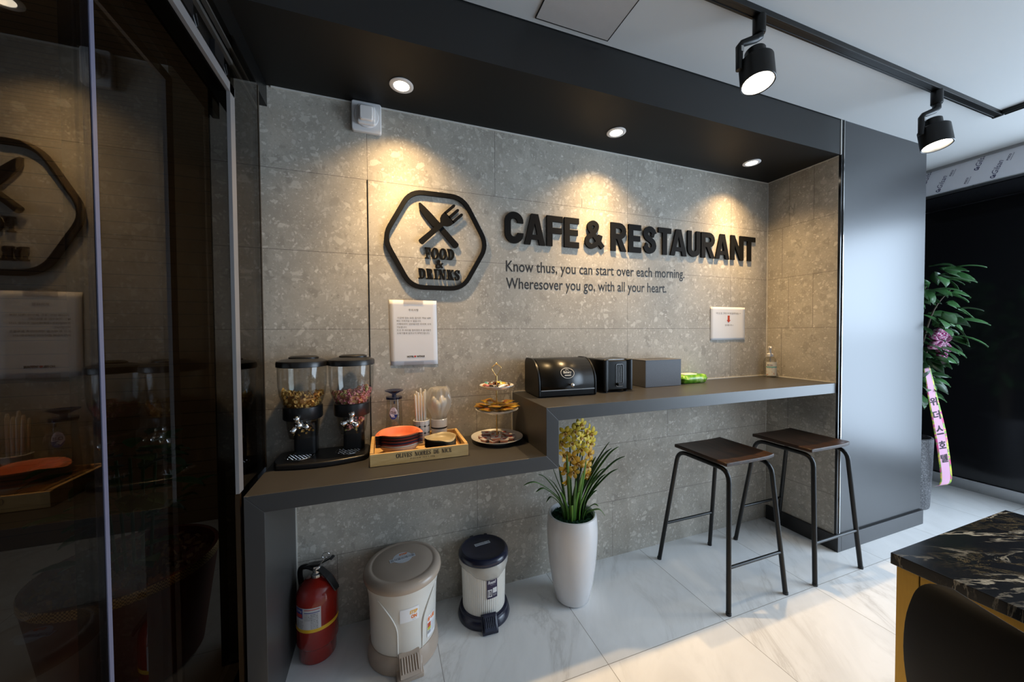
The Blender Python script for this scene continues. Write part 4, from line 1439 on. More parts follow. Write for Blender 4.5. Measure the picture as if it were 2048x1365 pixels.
# plastic bag of white spoons
t = thing('plastic_bag', 'clear plastic bag of white spoons bulging out of the striped cup', 'bag', (0.232, -0.078, ZL + 0.018))
bm = bm_new()
ph = [rs.uniform(0, 6.3) for _ in range(6)]
def bagr(a, z):
    k = min(1, max(0, (z - 0.09) / 0.10))
    return 1 + k * (0.07 * math.sin(5 * a + ph[0] + z * 30) + 0.05 * math.sin(9 * a + ph[1] - z * 50) + 0.04 * math.sin(14 * a + ph[2]))
add_lathe(bm, [(0.026, 0.0), (0.027, 0.05), (0.029, 0.095), (0.040, 0.125), (0.051, 0.150), (0.054, 0.175), (0.052, 0.200), (0.047, 0.222), (0.036, 0.236), (0.020, 0.232), (0.0001, 0.228)], cap1=False, seg=60, rfun=bagr)
obj('film', bm, M_BAG, t, smooth=70)
for i in range(7):
    a = 2 * PI * i / 7
    b = Vector((0.010 * math.cos(a + 3), 0.010 * math.sin(a + 3), 0.004))
    e = Vector((0.026 * math.cos(a), 0.018 * math.sin(a), 0.175 + 0.012 * math.sin(i * 2.1)))
    d = (e - b).normalized()
    bm = bm_new()
    add_tube(bm, [b, b.lerp(e, 0.72), b.lerp(e, 0.80), b.lerp(e, 0.9), e, e + d * 0.012], [0.0025, 0.003, 0.006, 0.0115, 0.012, 0.004], 10)
    obj('spoon', bm, pm('spoon_white', (0.82, 0.79, 0.72), 0.45), t, smooth=60)
# water jug
t = thing('water_jug', 'clear plastic water jug with blue funnel lid standing behind the dishes', 'jug', (0.041, -0.0735, ZL + 0.0103))
bm = bm_new()
pf = [(0.034, 0.0), (0.0385, 0.004), (0.038, 0.05), (0.0345, 0.11), (0.0315, 0.18), (0.0305, 0.215)]
add_lathe(bm, pf + [(r - 0.0018, z + 0.003 * (i == 0)) for i, (r, z) in reversed(list(enumerate(pf)))], cap0=False, cap1=False, seg=44)
add_lathe(bm, [(0.036, 0.0), (0.0001, 0.001)], cap0=False, cap1=False, seg=44)
obj('body', bm, M_PLASTIC_CLEAR, t, smooth=40)
bm = bm_new()
add_lathe(bm, [(0.0285, 0.212), (0.0325, 0.214), (0.0325, 0.206), (0.0335, 0.2055), (0.0335, 0.2155), (0.009, 0.2165), (0.009, 0.226), (0.0375, 0.240), (0.0385, 0.243), (0.036, 0.2435), (0.012, 0.232), (0.0001, 0.231)], cap0=False, cap1=False, seg=44)
obj('lid', bm, thin_glass('blue_clear_plastic', (0.25, 0.28, 0.48), 0.05, 1.0), t, smooth=40)
bm = bm_new()
add_tube(bm, bez([(0.0001, -0.0331, 0.200), (-0.0001, -0.0345, 0.196), (0.0, -0.034, 0.19)], 4), 0.003, 8)
obj('lid_catch', bm, M_NAVY, t)
bm = bm_new()
fl = on_cyl(0, 0, 0.0345, R(-97), 0.148)
oval = [(0.0165 * math.cos(a * PI / 16), 0.0255 * math.sin(a * PI / 16)) for a in range(32)]
add_prism(bm, oval, lambda u, v, w: fl(u, v, 0.0012 + w - 0.085 * (v + 0.02) ) , 0.0, 0.0003, 0)
lo_ = [(0.0165 * math.cos(a * PI / 16), 0.0255 * math.sin(a * PI / 16)) for a in range(16, 33)]
add_prism(bm, [(u, v) for u, v in [(0.0162 * math.cos(R(q)), 0.0250 * math.sin(R(q))) for q in range(188, 353, 8)]], lambda u, v, w: fl(u, v, 0.0019 + w - 0.085 * (v + 0.02)), 0.0, 0.0003, 1)
tf = lambda u, v, w: fl(u, v, 0.0026 - 0.085 * (v + 0.02))
add_text(bm, 'ㅁㅂ', tf, -0.0115, -0.001, 0.023, 0.0105, mi=2); add_text(bm, '1.2L', tf, -0.007, -0.017, 0.014, 0.007, mi=3)
obj('label', bm, [pm('label_white', (0.80, 0.80, 0.80), 0.5), pm('label_blue', (0.015, 0.03, 0.18), 0.4), M_INK, M_WHITE], t)

# ------------------------------------------------------------------ three-tier stand
SX, SY = 0.489, -0.128
t = thing('tiered_stand', 'three tier white cake stand with gold rod and heart shaped handle', 'cake stand', (SX, SY, ZL + 0.0006))
def plate(bm, r, z):
    add_lathe(bm, [(r * 0.55, z), (r * 0.60, z - 0.0005), (r * 0.80, z + 0.006), (r, z + 0.0165), (r * 0.995, z + 0.0185), (r * 0.80, z + 0.0095), (r * 0.62, z + 0.0035), (0.0001, z + 0.003)], seg=64, cap1=False)
PL = ((0.1195, 0.004), (0.0985, 0.132), (0.0790, 0.240))
for r, z in PL:
    bm = bm_new(); plate(bm, r, z); obj('plate', bm, M_CERAMIC, t, smooth=50)
bm = bm_new(); add_lathe(bm, [(0.072, 0.0), (0.0735, 0.004), (0.070, 0.0045)], seg=48); obj('foot_ring', bm, M_CERAMIC, t)
bm = bm_new(); add_tube(bm, [(0, 0, 0.006), (0, 0, 0.30)], 0.0036, 12)
for z in (0.012, 0.136, 0.244, 0.132 - 0.004, 0.24 - 0.004):
    add_lathe(bm, [(0.0036, z - 0.002), (0.0075, z - 0.001), (0.0075, z + 0.003), (0.0036, z + 0.006)], seg=16)
obj('rod', bm, M_GOLD, t, smooth=50)
bm = bm_new()
hp = bez([(0, 0, 0.296), (0.010, 0, 0.311), (0.0215, 0, 0.330), (0.020, 0, 0.340), (0.009, 0, 0.349), (0.004, 0, 0.353), (0, 0, 0.351), (-0.004, 0, 0.353), (-0.009, 0, 0.349), (-0.020, 0, 0.340), (-0.0215, 0, 0.330), (-0.010, 0, 0.311), (0, 0, 0.296)], 5)
add_tube(bm, hp, 0.0019, 8)
add_lathe(bm, [(0.0028, 0.350), (0.006, 0.354), (0.0025, 0.360), (0.0001, 0.362)], seg=10, cap1=False)
obj('handle', bm, M_GOLD, t, smooth=60)


def packet(name, w, h, d, mats, pattern, crimp=True):
    """small pillow packet lying flat; mats[1] is the printed picture"""
    bm = bm_new()
    n, m = 12, 8
    def pt(i, j, s):
        u, v = -1 + 2 * i / n, -1 + 2 * j / m
        puff = (1 - abs(u) ** 3) * (1 - abs(v) ** 3)
        return Vector((w / 2 * u * (1 - 0.05 * (abs(v) < 0.9)), h / 2 * v * (1 - 0.06 * puff), s * d / 2 * max(puff, 0.03) + 0.0008 * math.sin(u * 9 + v * 4)))
    for s in (1, -1):
        g = [[bm.verts.new(pt(i, j, s)) for i in range(n + 1)] for j in range(m + 1)]
        for j in range(m):
            for i in range(n):
                f = bm.faces.new((g[j][i], g[j][i + 1], g[j + 1][i + 1], g[j + 1][i]) if s > 0 else (g[j][i], g[j + 1][i], g[j + 1][i + 1], g[j][i + 1]))
                f.material_index = pattern(i / n, j / m) if s > 0 else 0
    bmesh.ops.remove_doubles(bm, verts=bm.verts, dist=1e-5)
    return obj(name, bm, mats, smooth=50, recalc=False)


def lay(proto, first, loc, rot, label, group, mats=None):
    o = proto if first else proto.copy()
    if not first:
        if mats:
            o.data = proto.data.copy()
            for i, m in enumerate(mats):
                o.data.materials[i] = m
        COL.objects.link(o)
    o.location = loc
    o.rotation_euler = rot
    return tag(o, label, 'snack packet', group)


# top plate: mixed wrapped sweets
rs = random.Random(21)
gold_m = pm('foil_gold', (0.78, 0.46, 0.06), 0.28, 0.75, var=0.2, scale=60)
blk_m = pm('foil_black', (0.02, 0.015, 0.015), 0.25, var=0.2)
SW = [('black', (0.02, 0.016, 0.016)), ('yellow', (0.70, 0.46, 0.05)), ('brown', (0.16, 0.06, 0.03)), ('teal', (0.08, 0.36, 0.36)), ('orange', (0.72, 0.22, 0.05)), ('pink', (0.62, 0.22, 0.24)), ('black', (0.025, 0.018, 0.018)), ('white', (0.72, 0.70, 0.66)),
      ('brown', (0.20, 0.08, 0.03)), ('yellow', (0.75, 0.55, 0.10)), ('purple', (0.16, 0.06, 0.18)), ('black', (0.02, 0.018, 0.02)), ('orange', (0.70, 0.28, 0.06)), ('brown', (0.13, 0.05, 0.025))]
sp = None
for i, (cn, cc) in enumerate(SW):
    a = 2 * PI * i / 9 + (0.3 if i >= 9 else 0)
    r = 0.052 if i < 9 else 0.024
    m0, m1 = pm('sweet_' + cn, cc, 0.25, 0.25, var=0.25, scale=90), pm('sweet_print_' + cn, tuple(min(1, c * 0.5 + 0.35) for c in (cc[2], cc[0], cc[1])), 0.3, var=0.2)
    if sp is None:
        sp = packet('wrapped_sweet', 0.042, 0.024, 0.012, [m0, m1], lambda u, v: 1 if 0.3 < u < 0.7 and 0.25 < v < 0.75 else 0)
        f1 = True
    else:
        f1 = False
    lay(sp, f1, (SX + r * math.cos(a), SY + r * math.sin(a), ZL + 0.2575 + (0.006 if i >= 9 else 0) + 0.003 * (i % 2)), (rs.uniform(-0.35, 0.35), rs.uniform(-0.3, 0.3), a + rs.uniform(0.6, 2.2)),
        'small %s wrapped sweet on the top tier of the stand' % cn, 'wrapped sweets on the top tier', [m0, m1])
# middle plate: gold biscuit packets fanned round the rod
bp_m = [gold_m, pm('biscuit_print_brown', (0.45, 0.16, 0.04), 0.35, var=0.3), pm('biscuit_print_cream', (0.75, 0.62, 0.40), 0.35), pm('biscuit_print_red', (0.42, 0.04, 0.03), 0.35)]
def bpat(u, v):
    if 0.12 < u < 0.88 and 0.2 < v < 0.85:
        if (u - 0.62) ** 2 + (v - 0.5) ** 2 < 0.045:
            return 1
        return 2 if v > 0.45 and u < 0.5 else (3 if v < 0.34 and u < 0.45 else 0)
    return 0
bproto2 = None
for i in range(10):
    a = 2 * PI * i / 5 + (0.55 if i >= 5 else 0.0)
    r = 0.066 if i < 5 else 0.060
    z = ZL + 0.155 + (0.0155 if i >= 5 else 0.0)
    if bproto2 is None:
        bproto2 = packet('biscuit_packet', 0.080, 0.056, 0.011, bp_m, bpat)
    lay(bproto2, i == 0, (SX + r * math.cos(a), SY + r * math.sin(a), z), (rs.uniform(-0.10, 0.10), -0.16 + rs.uniform(-0.05, 0.05), a + rs.uniform(-0.25, 0.25)),
        'gold foil biscuit packet fanned round the rod on the middle tier', 'gold biscuit packets on the middle tier')
# bottom plate: white portion packs with red print
jm = [pm('portion_white', (0.66, 0.62, 0.62), 0.35, var=0.03), pm('portion_red', (0.45, 0.05, 0.04), 0.4, var=0.2), pm('portion_base', (0.32, 0.13, 0.09), 0.4)]
def portion():
    bm = bm_new()
    add_prism(bm, rrect(-0.021, -0.016, 0.021, 0.016, 0.004, 3), lambda u, v, w: Vector((u * 0.86, v * 0.86, w)), 0.0, 0.0105, 2)
    add_prism(bm, rrect(-0.022, -0.0165, 0.022, 0.0165, 0.005, 3), lambda u, v, w: Vector((u, v, w)), 0.0105, 0.0120, 0)
    add_prism(bm, [(-0.008, -0.004), (0.0, -0.009), (0.009, -0.003), (0.006, 0.006), (0.0, 0.004), (-0.006, 0.007)], lambda u, v, w: Vector((u + 0.002, v + 0.002, w)), 0.0119, 0.0123, 1)
    add_box(bm, (-0.018, 0.009, 0.0119), (0.012, 0.0115, 0.0123), 1)
    add_box(bm, (-0.018, -0.013, 0.0119), (-0.004, -0.0115, 0.0123), 1)
    return obj('portion_pack', bm, jm)
jp = None
spots = [(0.066, a) for a in range(0, 360, 40)] + [(0.034, a) for a in range(20, 380, 90)] + [(0.052, 150), (0.052, 330), (0.070, 250)]
for i, (r, a) in enumerate(spots):
    if jp is None:
        jp = portion()
    up = 0.0 if i < 13 else 0.0135
    lay(jp, i == 0, (SX + r * math.cos(R(a)), SY + r * math.sin(R(a)), ZL + 0.010 + up + (0.002 if r > 0.06 else 0)), (rs.uniform(-0.12, 0.12), rs.uniform(-0.12, 0.12), rs.uniform(-0.6, 0.6)),
        'white portion pack with red print lying on the bottom tier', 'portion packs on the bottom tier')

# ------------------------------------------------------------------ things on the high counter
# bread bin
BW, BD, BH = 0.300, 0.195, 0.178
t = thing('bread_bin', 'black roll top bread bin marked Bakery with chrome knob', 'bread bin', (0.822, -0.112, ZU), R(-3))
def bprof(g=0.0):
    """side outline (y, z): flat back and top, rounded front, low kick"""
    p = [(BD / 2 - 0.004 + g, 0.004 - g), (BD / 2 + g, 0.012), (BD / 2 + g, BH - 0.030)]
    p += [(BD / 2 - 0.03 + (0.03 + g) * math.cos(R(a)), BH - 0.03 + (0.03 + g) * math.sin(R(a))) for a in (20, 45, 70, 90)]
    p += [(-BD / 2 + 0.112 - (0.112 + g) * math.sin(R(a)), BH - 0.122 + (0.122 + g) * math.cos(R(a))) for a in range(0, 91, 9)]
    p += [(-BD / 2 - g, 0.030), (-BD / 2 - g, 0.006), (-BD / 2 + 0.006, 0.002 - g)]
    return p
pj = lambda u, v, w: Vector((w, u, v))
bm = bm_new(); add_prism(bm, bprof(-0.004), pj, -BW / 2 + 0.008, BW / 2 - 0.008)
obj('body', bm, M_BLACKM, t, smooth=30)
for s in (-1, 1):
    bm = bm_new(); add_prism(bm, bprof(0.0), pj, s * (BW / 2 - 0.010), s * BW / 2)
    obj('end_panel', bm, M_BLACKM, t, bevel=0.003, seg=3, smooth=35)
sat = pm('black_satin_metal', (0.014, 0.014, 0.014), 0.30, 0.3)
bm = bm_new()
q = bprof(-0.0015)
door = [p for p in q[8:19] if True] + [(-BD / 2 + 0.0015, 0.036)]
L0 = [[bm.verts.new((x, y, z)) for (y, z) in door] for x in (-BW / 2 + 0.014, BW / 2 - 0.014)]
for i in range(len(door) - 1):
    bm.faces.new((L0[0][i], L0[0][i + 1], L0[1][i + 1], L0[1][i]))
o = obj('door', bm, sat, t, smooth=60)
so = o.modifiers.new('solid', 'SOLIDIFY'); so.thickness = 0.003; so.offset = 0
bm = bm_new(); add_box(bm, (-BW / 2 + 0.012, -BD / 2 - 0.002, 0.031), (BW / 2 - 0.012, -BD / 2 + 0.004, 0.0345))
obj('door_lip', bm, M_STEEL, o)
bm = bm_new()
add_lathe(bm, [(0.004, 0.0), (0.004, 0.012), (0.009, 0.016), (0.010, 0.022), (0.007, 0.026), (0.0001, 0.027)], seg=20, cap1=False, M=Matrix.Translation((0.012, -BD / 2 + 0.001, 0.056)) @ Matrix.Rotation(R(90), 4, 'X'))
obj('knob', bm, M_CHROME, o, smooth=50)
# printed oval on the curve of the door
def on_door(u, v, w):
    a = R(64) - v / 0.118
    return Vector((u, -BD / 2 + 0.112 - (0.1135 + w) * math.sin(a), BH - 0.122 + (0.1235 + w) * math.cos(a)))
bm = bm_new()
ring = [(0.034 * math.cos(2 * PI * i / 36), 0.034 * 0.72 * math.sin(2 * PI * i / 36)) for i in range(36)]
add_ribbon(bm, ring, 0.0022, on_door, 0.0012, 0.0015, closed=True)
add_text(bm, 'Bakery', on_door, -0.021, -0.006, 0.042, 0.016, d=0.0014, bold=0.02, shear=0.15)
add_ribbon(bm, [(-0.016, -0.011), (0.016, -0.011)], 0.0045, on_door, 0.0012, 0.0015)
add_ribbon(bm, arc(0, 0.0115, 0.007, 0, 180, 8), 0.0015, on_door, 0.0012, 0.0015)
obj('printed_logo', bm, pm('grey_white_print', (0.55, 0.55, 0.53), 0.5), o)

# toaster
t = thing('toaster', 'black two slot toaster with chrome lever plate beside the bread bin', 'toaster', (1.112, -0.110, ZU))
TW, TD, TT = 0.178, 0.172, 0.166
bm = bm_new()
P = rrect(-TW / 2 + 0.018, -TD / 2 + 0.012, TW / 2 - 0.018, TD / 2 - 0.012, 0.012)
add_prism(bm, P, lambda u, v, w: Vector((u, v, w)), 0.010, TT - 0.006)
obj('body', bm, M_BLACKM, t, bevel=0.006, seg=3, smooth=40)
for s in (-1, 1):
    bm = bm_new()
    w0 = 0.038
    P = [(s * (TW / 2 - w0), -TD / 2 + 0.014)] + [(s * (TW / 2 - 0.024), -TD / 2 + 0.003), (s * (TW / 2 - 0.016), -TD / 2), (s * (TW / 2 - 0.004), -TD / 2 + 0.004), (s * TW / 2, -TD / 2 + 0.016), (s * TW / 2, TD / 2 - 0.016), (s * (TW / 2 - 0.004), TD / 2 - 0.004), (s * (TW / 2 - 0.016), TD / 2), (s * (TW / 2 - w0), TD / 2 - 0.012)]
    add_prism(bm, P, lambda u, v, w: Vector((u, v, w)), 0.006, TT)
    obj('side_cheek', bm, M_BLACKM, t, bevel=0.005, seg=3, smooth=40)
bm = bm_new(); add_prism(bm, rrect(-TW / 2 + 0.034, -TD / 2 + 0.024, TW / 2 - 0.034, TD / 2 - 0.024, 0.01), lambda u, v, w: Vector((u, v, w)), TT - 0.006, TT - 0.001)
obj('top_plate', bm, M_STEEL, t, bevel=0.0015)
bm = bm_new()
for x in (-0.026, 0.026):
    add_prism(bm, rrect(x - 0.014, -0.055, x + 0.014, 0.055, 0.005), lambda u, v, w: Vector((u, v, w)), TT - 0.0012, TT - 0.0002)
obj('bread_slots', bm, M_BLACK, t)
fy = -TD / 2 + 0.012
ff = lambda u, v, w: Vector((u, fy - w, v))
bm = bm_new()
add_ribbon(bm, rrect(-0.010, 0.028, 0.030, 0.140, 0.007), 0.0022, ff, 0.0, 0.003, closed=True)
for u in (0.000, 0.0095, 0.019):
    add_ribbon(bm, [(u, 0.048), (u, 0.130)], 0.0022, ff, 0.0, 0.0025)
obj('lever_plate', bm, M_CHROME, t)
bm = bm_new(); add_prism(bm, rrect(-0.006, 0.032, 0.026, 0.046, 0.003), ff, 0.001, 0.014)
obj('lever', bm, M_BLACK, t, bevel=0.002)
for x in (-0.06, 0.06):
    for y in (-0.055, 0.055):
        bm = bm_new(); add_lathe(bm, [(0.010, 0.0), (0.011, 0.007)], c=(x, y, 0), seg=16); obj('foot', bm, M_BLACK, t)

# grey tissue box
t = thing('tissue_box', 'dark grey leatherette tissue box between the toaster and the wipes', 'tissue box', (1.452, -0.070, ZU))
bm = bm_new(); add_box(bm, (-0.124, -0.062, 0.0), (0.124, 0.062, 0.150))
gl = NT('grey_leatherette')
co = gl.coord('Object'); vv = gl.voro(co, 420)
gl.set(color=gl.mix(vv.outputs['Distance'], (0.075, 0.078, 0.09), (0.105, 0.108, 0.12)), rough=0.55); gl.bump(vv.outputs['Distance'], 0.15, 0.001)
obj('box', bm, gl.m, t, bevel=0.003, seg=2)
bm = bm_new(); add_prism(bm, rrect(-0.070, -0.016, 0.070, 0.016, 0.0155), lambda u, v, w: Vector((u, v, w)), 0.1500, 0.1506)
obj('slot', bm, M_BLACK, t)
bm = bm_new(); add_box(bm, (-0.1245, -0.0625, 0.146), (0.1245, 0.0625, 0.1472))
obj('lid_seam', bm, M_BLACKM, t)

# wet wipes
t = thing('wet_wipes_pack', 'green soft pack of wet wipes with white flip lid', 'wipes', (1.712, -0.062, ZU))
bm = bm_new()
n, m = 18, 10
wp = {}
def wpt(i, j, s):
    u, v = -1 + 2 * i / n, -1 + 2 * j / m
    puff = (1 - abs(u) ** 14) * (1 - abs(v) ** 12)
    return Vector((0.098 * u, 0.046 * v * (1 - 0.1 * abs(u) ** 6), (0.026 + 0.024 * s * puff + 0.0035 * math.sin(u * 6 + v * 5) * (abs(u) > 0.5)) if s > 0 else 0.026 - 0.026 * puff))
for s in (1, -1):
    g = [[bm.verts.new(wpt(i, j, s)) for i in range(n + 1)] for j in range(m + 1)]
    for j in range(m):
        for i in range(n):
            bm.faces.new((g[j][i], g[j][i + 1], g[j + 1][i + 1], g[j + 1][i]) if s > 0 else (g[j][i], g[j + 1][i], g[j + 1][i + 1], g[j][i + 1]))
bmesh.ops.remove_doubles(bm, verts=bm.verts, dist=1e-5)
gm = NT('green_pack_film'); co = gm.coord('Object')
gm.set(color=gm.ramp(gm.noise(co, 26, 3), [(0.40, (0.10, 0.30, 0.012)), (0.55, (0.20, 0.46, 0.02)), (0.66, (0.50, 0.66, 0.22))]), rough=0.22)
obj('pack', bm, gm.m, t, smooth=60, recalc=False)
bm = bm_new(); add_prism(bm, rrect(-0.070, -0.028, 0.030, 0.030, 0.010), lambda u, v, w: Vector((u, v, w)), 0.047, 0.055)
obj('flip_lid', bm, pm('lid_cream', (0.76, 0.72, 0.60), 0.35), t, bevel=0.003, smooth=40)

# soap bottle
t = thing('soap_bottle', 'clear pump soap bottle with white label standing in the counter corner', 'soap bottle', (2.397, -0.062, ZU))
bm = bm_new()
pf = [(0.030, 0.0), (0.035, 0.004), (0.036, 0.10), (0.033, 0.118), (0.022, 0.131), (0.014, 0.136), (0.0135, 0.143)]
add_lathe(bm, pf + [(r - 0.0016, z + 0.002 * (i == 0)) for i, (r, z) in reversed(list(enumerate(pf)))], cap0=False, cap1=False, seg=40); add_lathe(bm, [(0.03, 0.0), (0.0001, 0.0005)], cap0=False, cap1=False, seg=40)
obj('bottle', bm, M_PLASTIC_CLEAR, t, smooth=40)
bm = bm_new()
add_lathe(bm, [(0.018, 0.136), (0.0185, 0.152), (0.013, 0.156), (0.0065, 0.158), (0.0065, 0.186), (0.010, 0.188), (0.011, 0.199), (0.009, 0.203), (0.0001, 0.204)], cap1=False, seg=28)
add_tube(bm, bez([(0, 0, 0.196), (-0.016, -0.012, 0.199), (-0.028, -0.022, 0.197), (-0.032, -0.026, 0.191)], 5), [0.006] * 6 + [0.005] * 10, 10)
obj('pump', bm, M_WHITE, t, smooth=45)
bm = bm_new(); add_tube(bm, [(0, 0, 0.14), (0.004, 0, 0.01)], 0.003, 8)
obj('dip_tube', bm, M_WHITE, t)
A0 = R(-120)
fc = on_cyl(0, 0, 0.036, A0, 0)
bm = bm_new()
add_patch(bm, fc, -0.036, 0.012, 0.036, 0.102, 0.0006, 20, 0)
add_patch(bm, fc, -0.036, 0.066, 0.036, 0.072, 0.0009, 20, 1)
add_text(bm, '핸드워시', fc, -0.030, 0.076, 0.030, 0.010, d=0.001, mi=2, bold=0.02)
add_text(bm, 'hand wash', fc, -0.030, 0.060, 0.030, 0.004, d=0.001, mi=2)
add_prism(bm, [(-0.034, 0.044), (-0.006, 0.038), (0.008, 0.031), (0.008, 0.018), (-0.004, 0.021), (-0.020, 0.031), (-0.034, 0.036)], fc, 0.0008, 0.0011, 3)
add_prism(bm, [(-0.034, 0.022), (-0.022, 0.022), (-0.004, 0.016), (-0.004, 0.0135), (-0.034, 0.0135)], fc, 0.0008, 0.0011, 3)
obj('label', bm, [pm('soap_label', (0.74, 0.70, 0.60), 0.5), pm('label_teal', (0.10, 0.40, 0.36), 0.5), pm('label_navy', (0.03, 0.03, 0.14), 0.5), pm('label_skin', (0.56, 0.22, 0.09), 0.5)], t)

# ------------------------------------------------------------------ under the counter
# fire extinguisher
t = thing('fire_extinguisher', 'red fire extinguisher with yellow band standing against the counter side panel', 'fire extinguisher', (-0.262, -0.104, 0.0))
bm = bm_new()
add_lathe(bm, [(0.050, 0.0), (0.062, 0.002), (0.066, 0.010), (0.066, 0.058), (0.071, 0.064), (0.0745, 0.070), (0.0745, 0.235), (0.072, 0.258), (0.062, 0.281), (0.045, 0.297), (0.026, 0.305), (0.020, 0.309), (0.020, 0.318)], seg=56)
obj('cylinder', bm, M_RED, t, smooth=40)
bm = bm_new(); add_lathe(bm, [(0.0749, 0.137), (0.0752, 0.139), (0.0752, 0.149), (0.0749, 0.151)], cap0=False, cap1=False, seg=56)
obj('yellow_band', bm, M_YELLOW, t, smooth=40)
bm = bm_new()
add_lathe(bm, [(0.021, 0.310), (0.021, 0.322), (0.015, 0.326), (0.015, 0.348)], seg=20)
add_box(bm, (-0.011, -0.012, 0.330), (0.011, 0.014, 0.352))
obj('valve', bm, M_STEEL, t, bevel=0.002)
bm = bm_new()
d = Vector((math.cos(R(-25)), math.sin(R(-25)), 0)); s = Vector((-d.y, d.x, 0))
def plate_(pts, hw):
    V = [(bm.verts.new(Vector((0, 0, z)) + d * x + s * w), bm.verts.new(Vector((0, 0, z)) + d * x - s * w)) for x, z, w in pts]
    for a, b in zip(V, V[1:]):
        bm.faces.new((a[0], a[1], b[1], b[0]))
plate_([(-0.040, 0.350, 0.012), (-0.018, 0.356, 0.013), (0.012, 0.360, 0.014), (0.062, 0.388, 0.013), (0.070, 0.384, 0.012)], 0.012)
plate_([(-0.020, 0.340, 0.012), (0.016, 0.338, 0.014), (0.048, 0.312, 0.016), (0.080, 0.268, 0.015), (0.084, 0.260, 0.012)], 0.012)
o = obj('lever', bm, M_BLACK, t)
so = o.modifiers.new('solid', 'SOLIDIFY'); so.thickness = 0.006; so.offset = 0
b = o.modifiers.new('bevel', 'BEVEL'); b.width = 0.0015
bm = bm_new()
add_tube(bm, bez([tuple(Vector((0, 0, 0.338)) - d * 0.012), tuple(Vector((0, 0, 0.345)) - d * 0.045), tuple(Vector((0, 0.01, 0.325)) - d * 0.072), tuple(Vector((0, 0.02, 0.27)) - d * 0.082 + s * 0.01), tuple(Vector((0, 0.03, 0.20)) - d * 0.080 + s * 0.02), tuple(Vector((0, 0.03, 0.12)) - d * 0.078 + s * 0.02)], 6), 0.010, 12)
obj('hose', bm, M_BLACK, t, smooth=60)
bm = bm_new()
c = Vector((0, 0, 0.378)) + d * 0.030 + s * 0.012
add_tube(bm, [c + Vector((0.013 * math.cos(2 * PI * i / 20), 0.004, 0.011 * math.sin(2 * PI * i / 20) + 0.006)) for i in range(20)], 0.0013, 6, closed=True)
add_tube(bm, [c + s * 0.01, c - s * 0.035 - Vector((0, 0, 0.008))], 0.0018, 6)
obj('safety_pin', bm, M_CHROME, t, smooth=60)
fc = on_cyl(0, 0, 0.0745, R(-112), 0.0)
bm = bm_new()
add_patch(bm, fc, -0.052, 0.146, 0.052, 0.232, 0.0005, 20, 0)
add_patch(bm, fc, -0.050, 0.192, -0.014, 0.230, 0.0008, 8, 1)
add_patch(bm, fc, -0.048, 0.195, -0.016, 0.209, 0.0010, 8, 3)
add_text(bm, '3.3kg', fc, -0.046, 0.214, 0.028, 0.011, d=0.0011, mi=0, bold=0.03)
add_patch(bm, fc, -0.008, 0.224, 0.048, 0.227, 0.0008, 8, 3)
add_patch(bm, fc, -0.008, 0.213, 0.048, 0.2155, 0.0008, 8, 1)
for k in range(9):
    v = 0.152 + k * 0.0066
    add_text(bm, ('소화기 사용법', '안전핀을 뽑는다', '노즐을 향한다', '손잡이를 누른다')[k % 4], fc, -0.048 if k < 5 else -0.006, v, 0.030 + 0.004 * (k % 3), 0.0042, d=0.0008, mi=2)
    add_text(bm, ('제조년월', '검정품', '능력단위')[k % 3], fc, 0.016, v, 0.026, 0.0042, d=0.0008, mi=2)
obj('label', bm, [pm('label_silver', (0.62, 0.62, 0.64), 0.45), pm('label_royal_blue', (0.03, 0.05, 0.30), 0.45), M_GREYINK, pm('label_red', (0.55, 0.06, 0.05), 0.45)], t)

# beige step bin
BX, BY = 0.064, -0.188
BROT = R(-82)          # the pedal side
t = thing('step_bin', 'large cream and beige step bin marked STEP ON under the low counter', 'waste bin', (BX, BY, 0.0))
bm = bm_new()
def body_r(a, z):
    c = math.cos(a - BROT)
    return 1.0 + 0.030 * max(0, c) ** 6 * min(1, max(0, (0.26 - z) / 0.1))
add_lathe(bm, [(0.124, 0.055), (0.126, 0.06), (0.130, 0.20), (0.133, 0.255), (0.139, 0.290), (0.143, 0.300), (0.1435, 0.312), (0.138, 0.314)], seg=72, sy=1.02, rfun=body_r)
bd = obj('body', bm, M_CREAM, t, smooth=40)
bm = bm_new()
def rib_path(sgn):
    P = []
    for i in range(15):
        q = i / 14
        a = BROT + sgn * (0.36 + 0.55 * max(0, (q - 0.45) / 0.55) ** 1.8)
        z = 0.055 + 0.225 * q
        r = (0.1255 + 0.012 * q) * body_r(a, z) + 0.0005
        P.append((r * math.cos(a), r * 1.02 * math.sin(a), z))
    return P
for sgn in (-1, 1):
    add_tube(bm, rib_path(sgn), [0.0025] * 15, 8)
obj('body_rib', bm, M_CREAM, bd, smooth=60)
bm = bm_new()
add_lathe(bm, [(0.132, 0.0), (0.138, 0.002), (0.139, 0.010), (0.135, 0.050), (0.129, 0.066), (0.124, 0.067)], seg=72, sy=1.02, rfun=body_r)
obj('base', bm, M_BEIGE, t, smooth=40)
bm = bm_new()
add_lathe(bm, [(0.143, 0.312), (0.149, 0.313), (0.1515, 0.320), (0.1505, 0.331), (0.145, 0.340), (0.134, 0.346), (0.122, 0.347), (0.119, 0.3455), (0.116, 0.347), (0.060, 0.3505), (0.0001, 0.351)], seg=72, sy=1.05, cap1=False)
ld = obj('lid', bm, M_BEIGE, t, smooth=60)
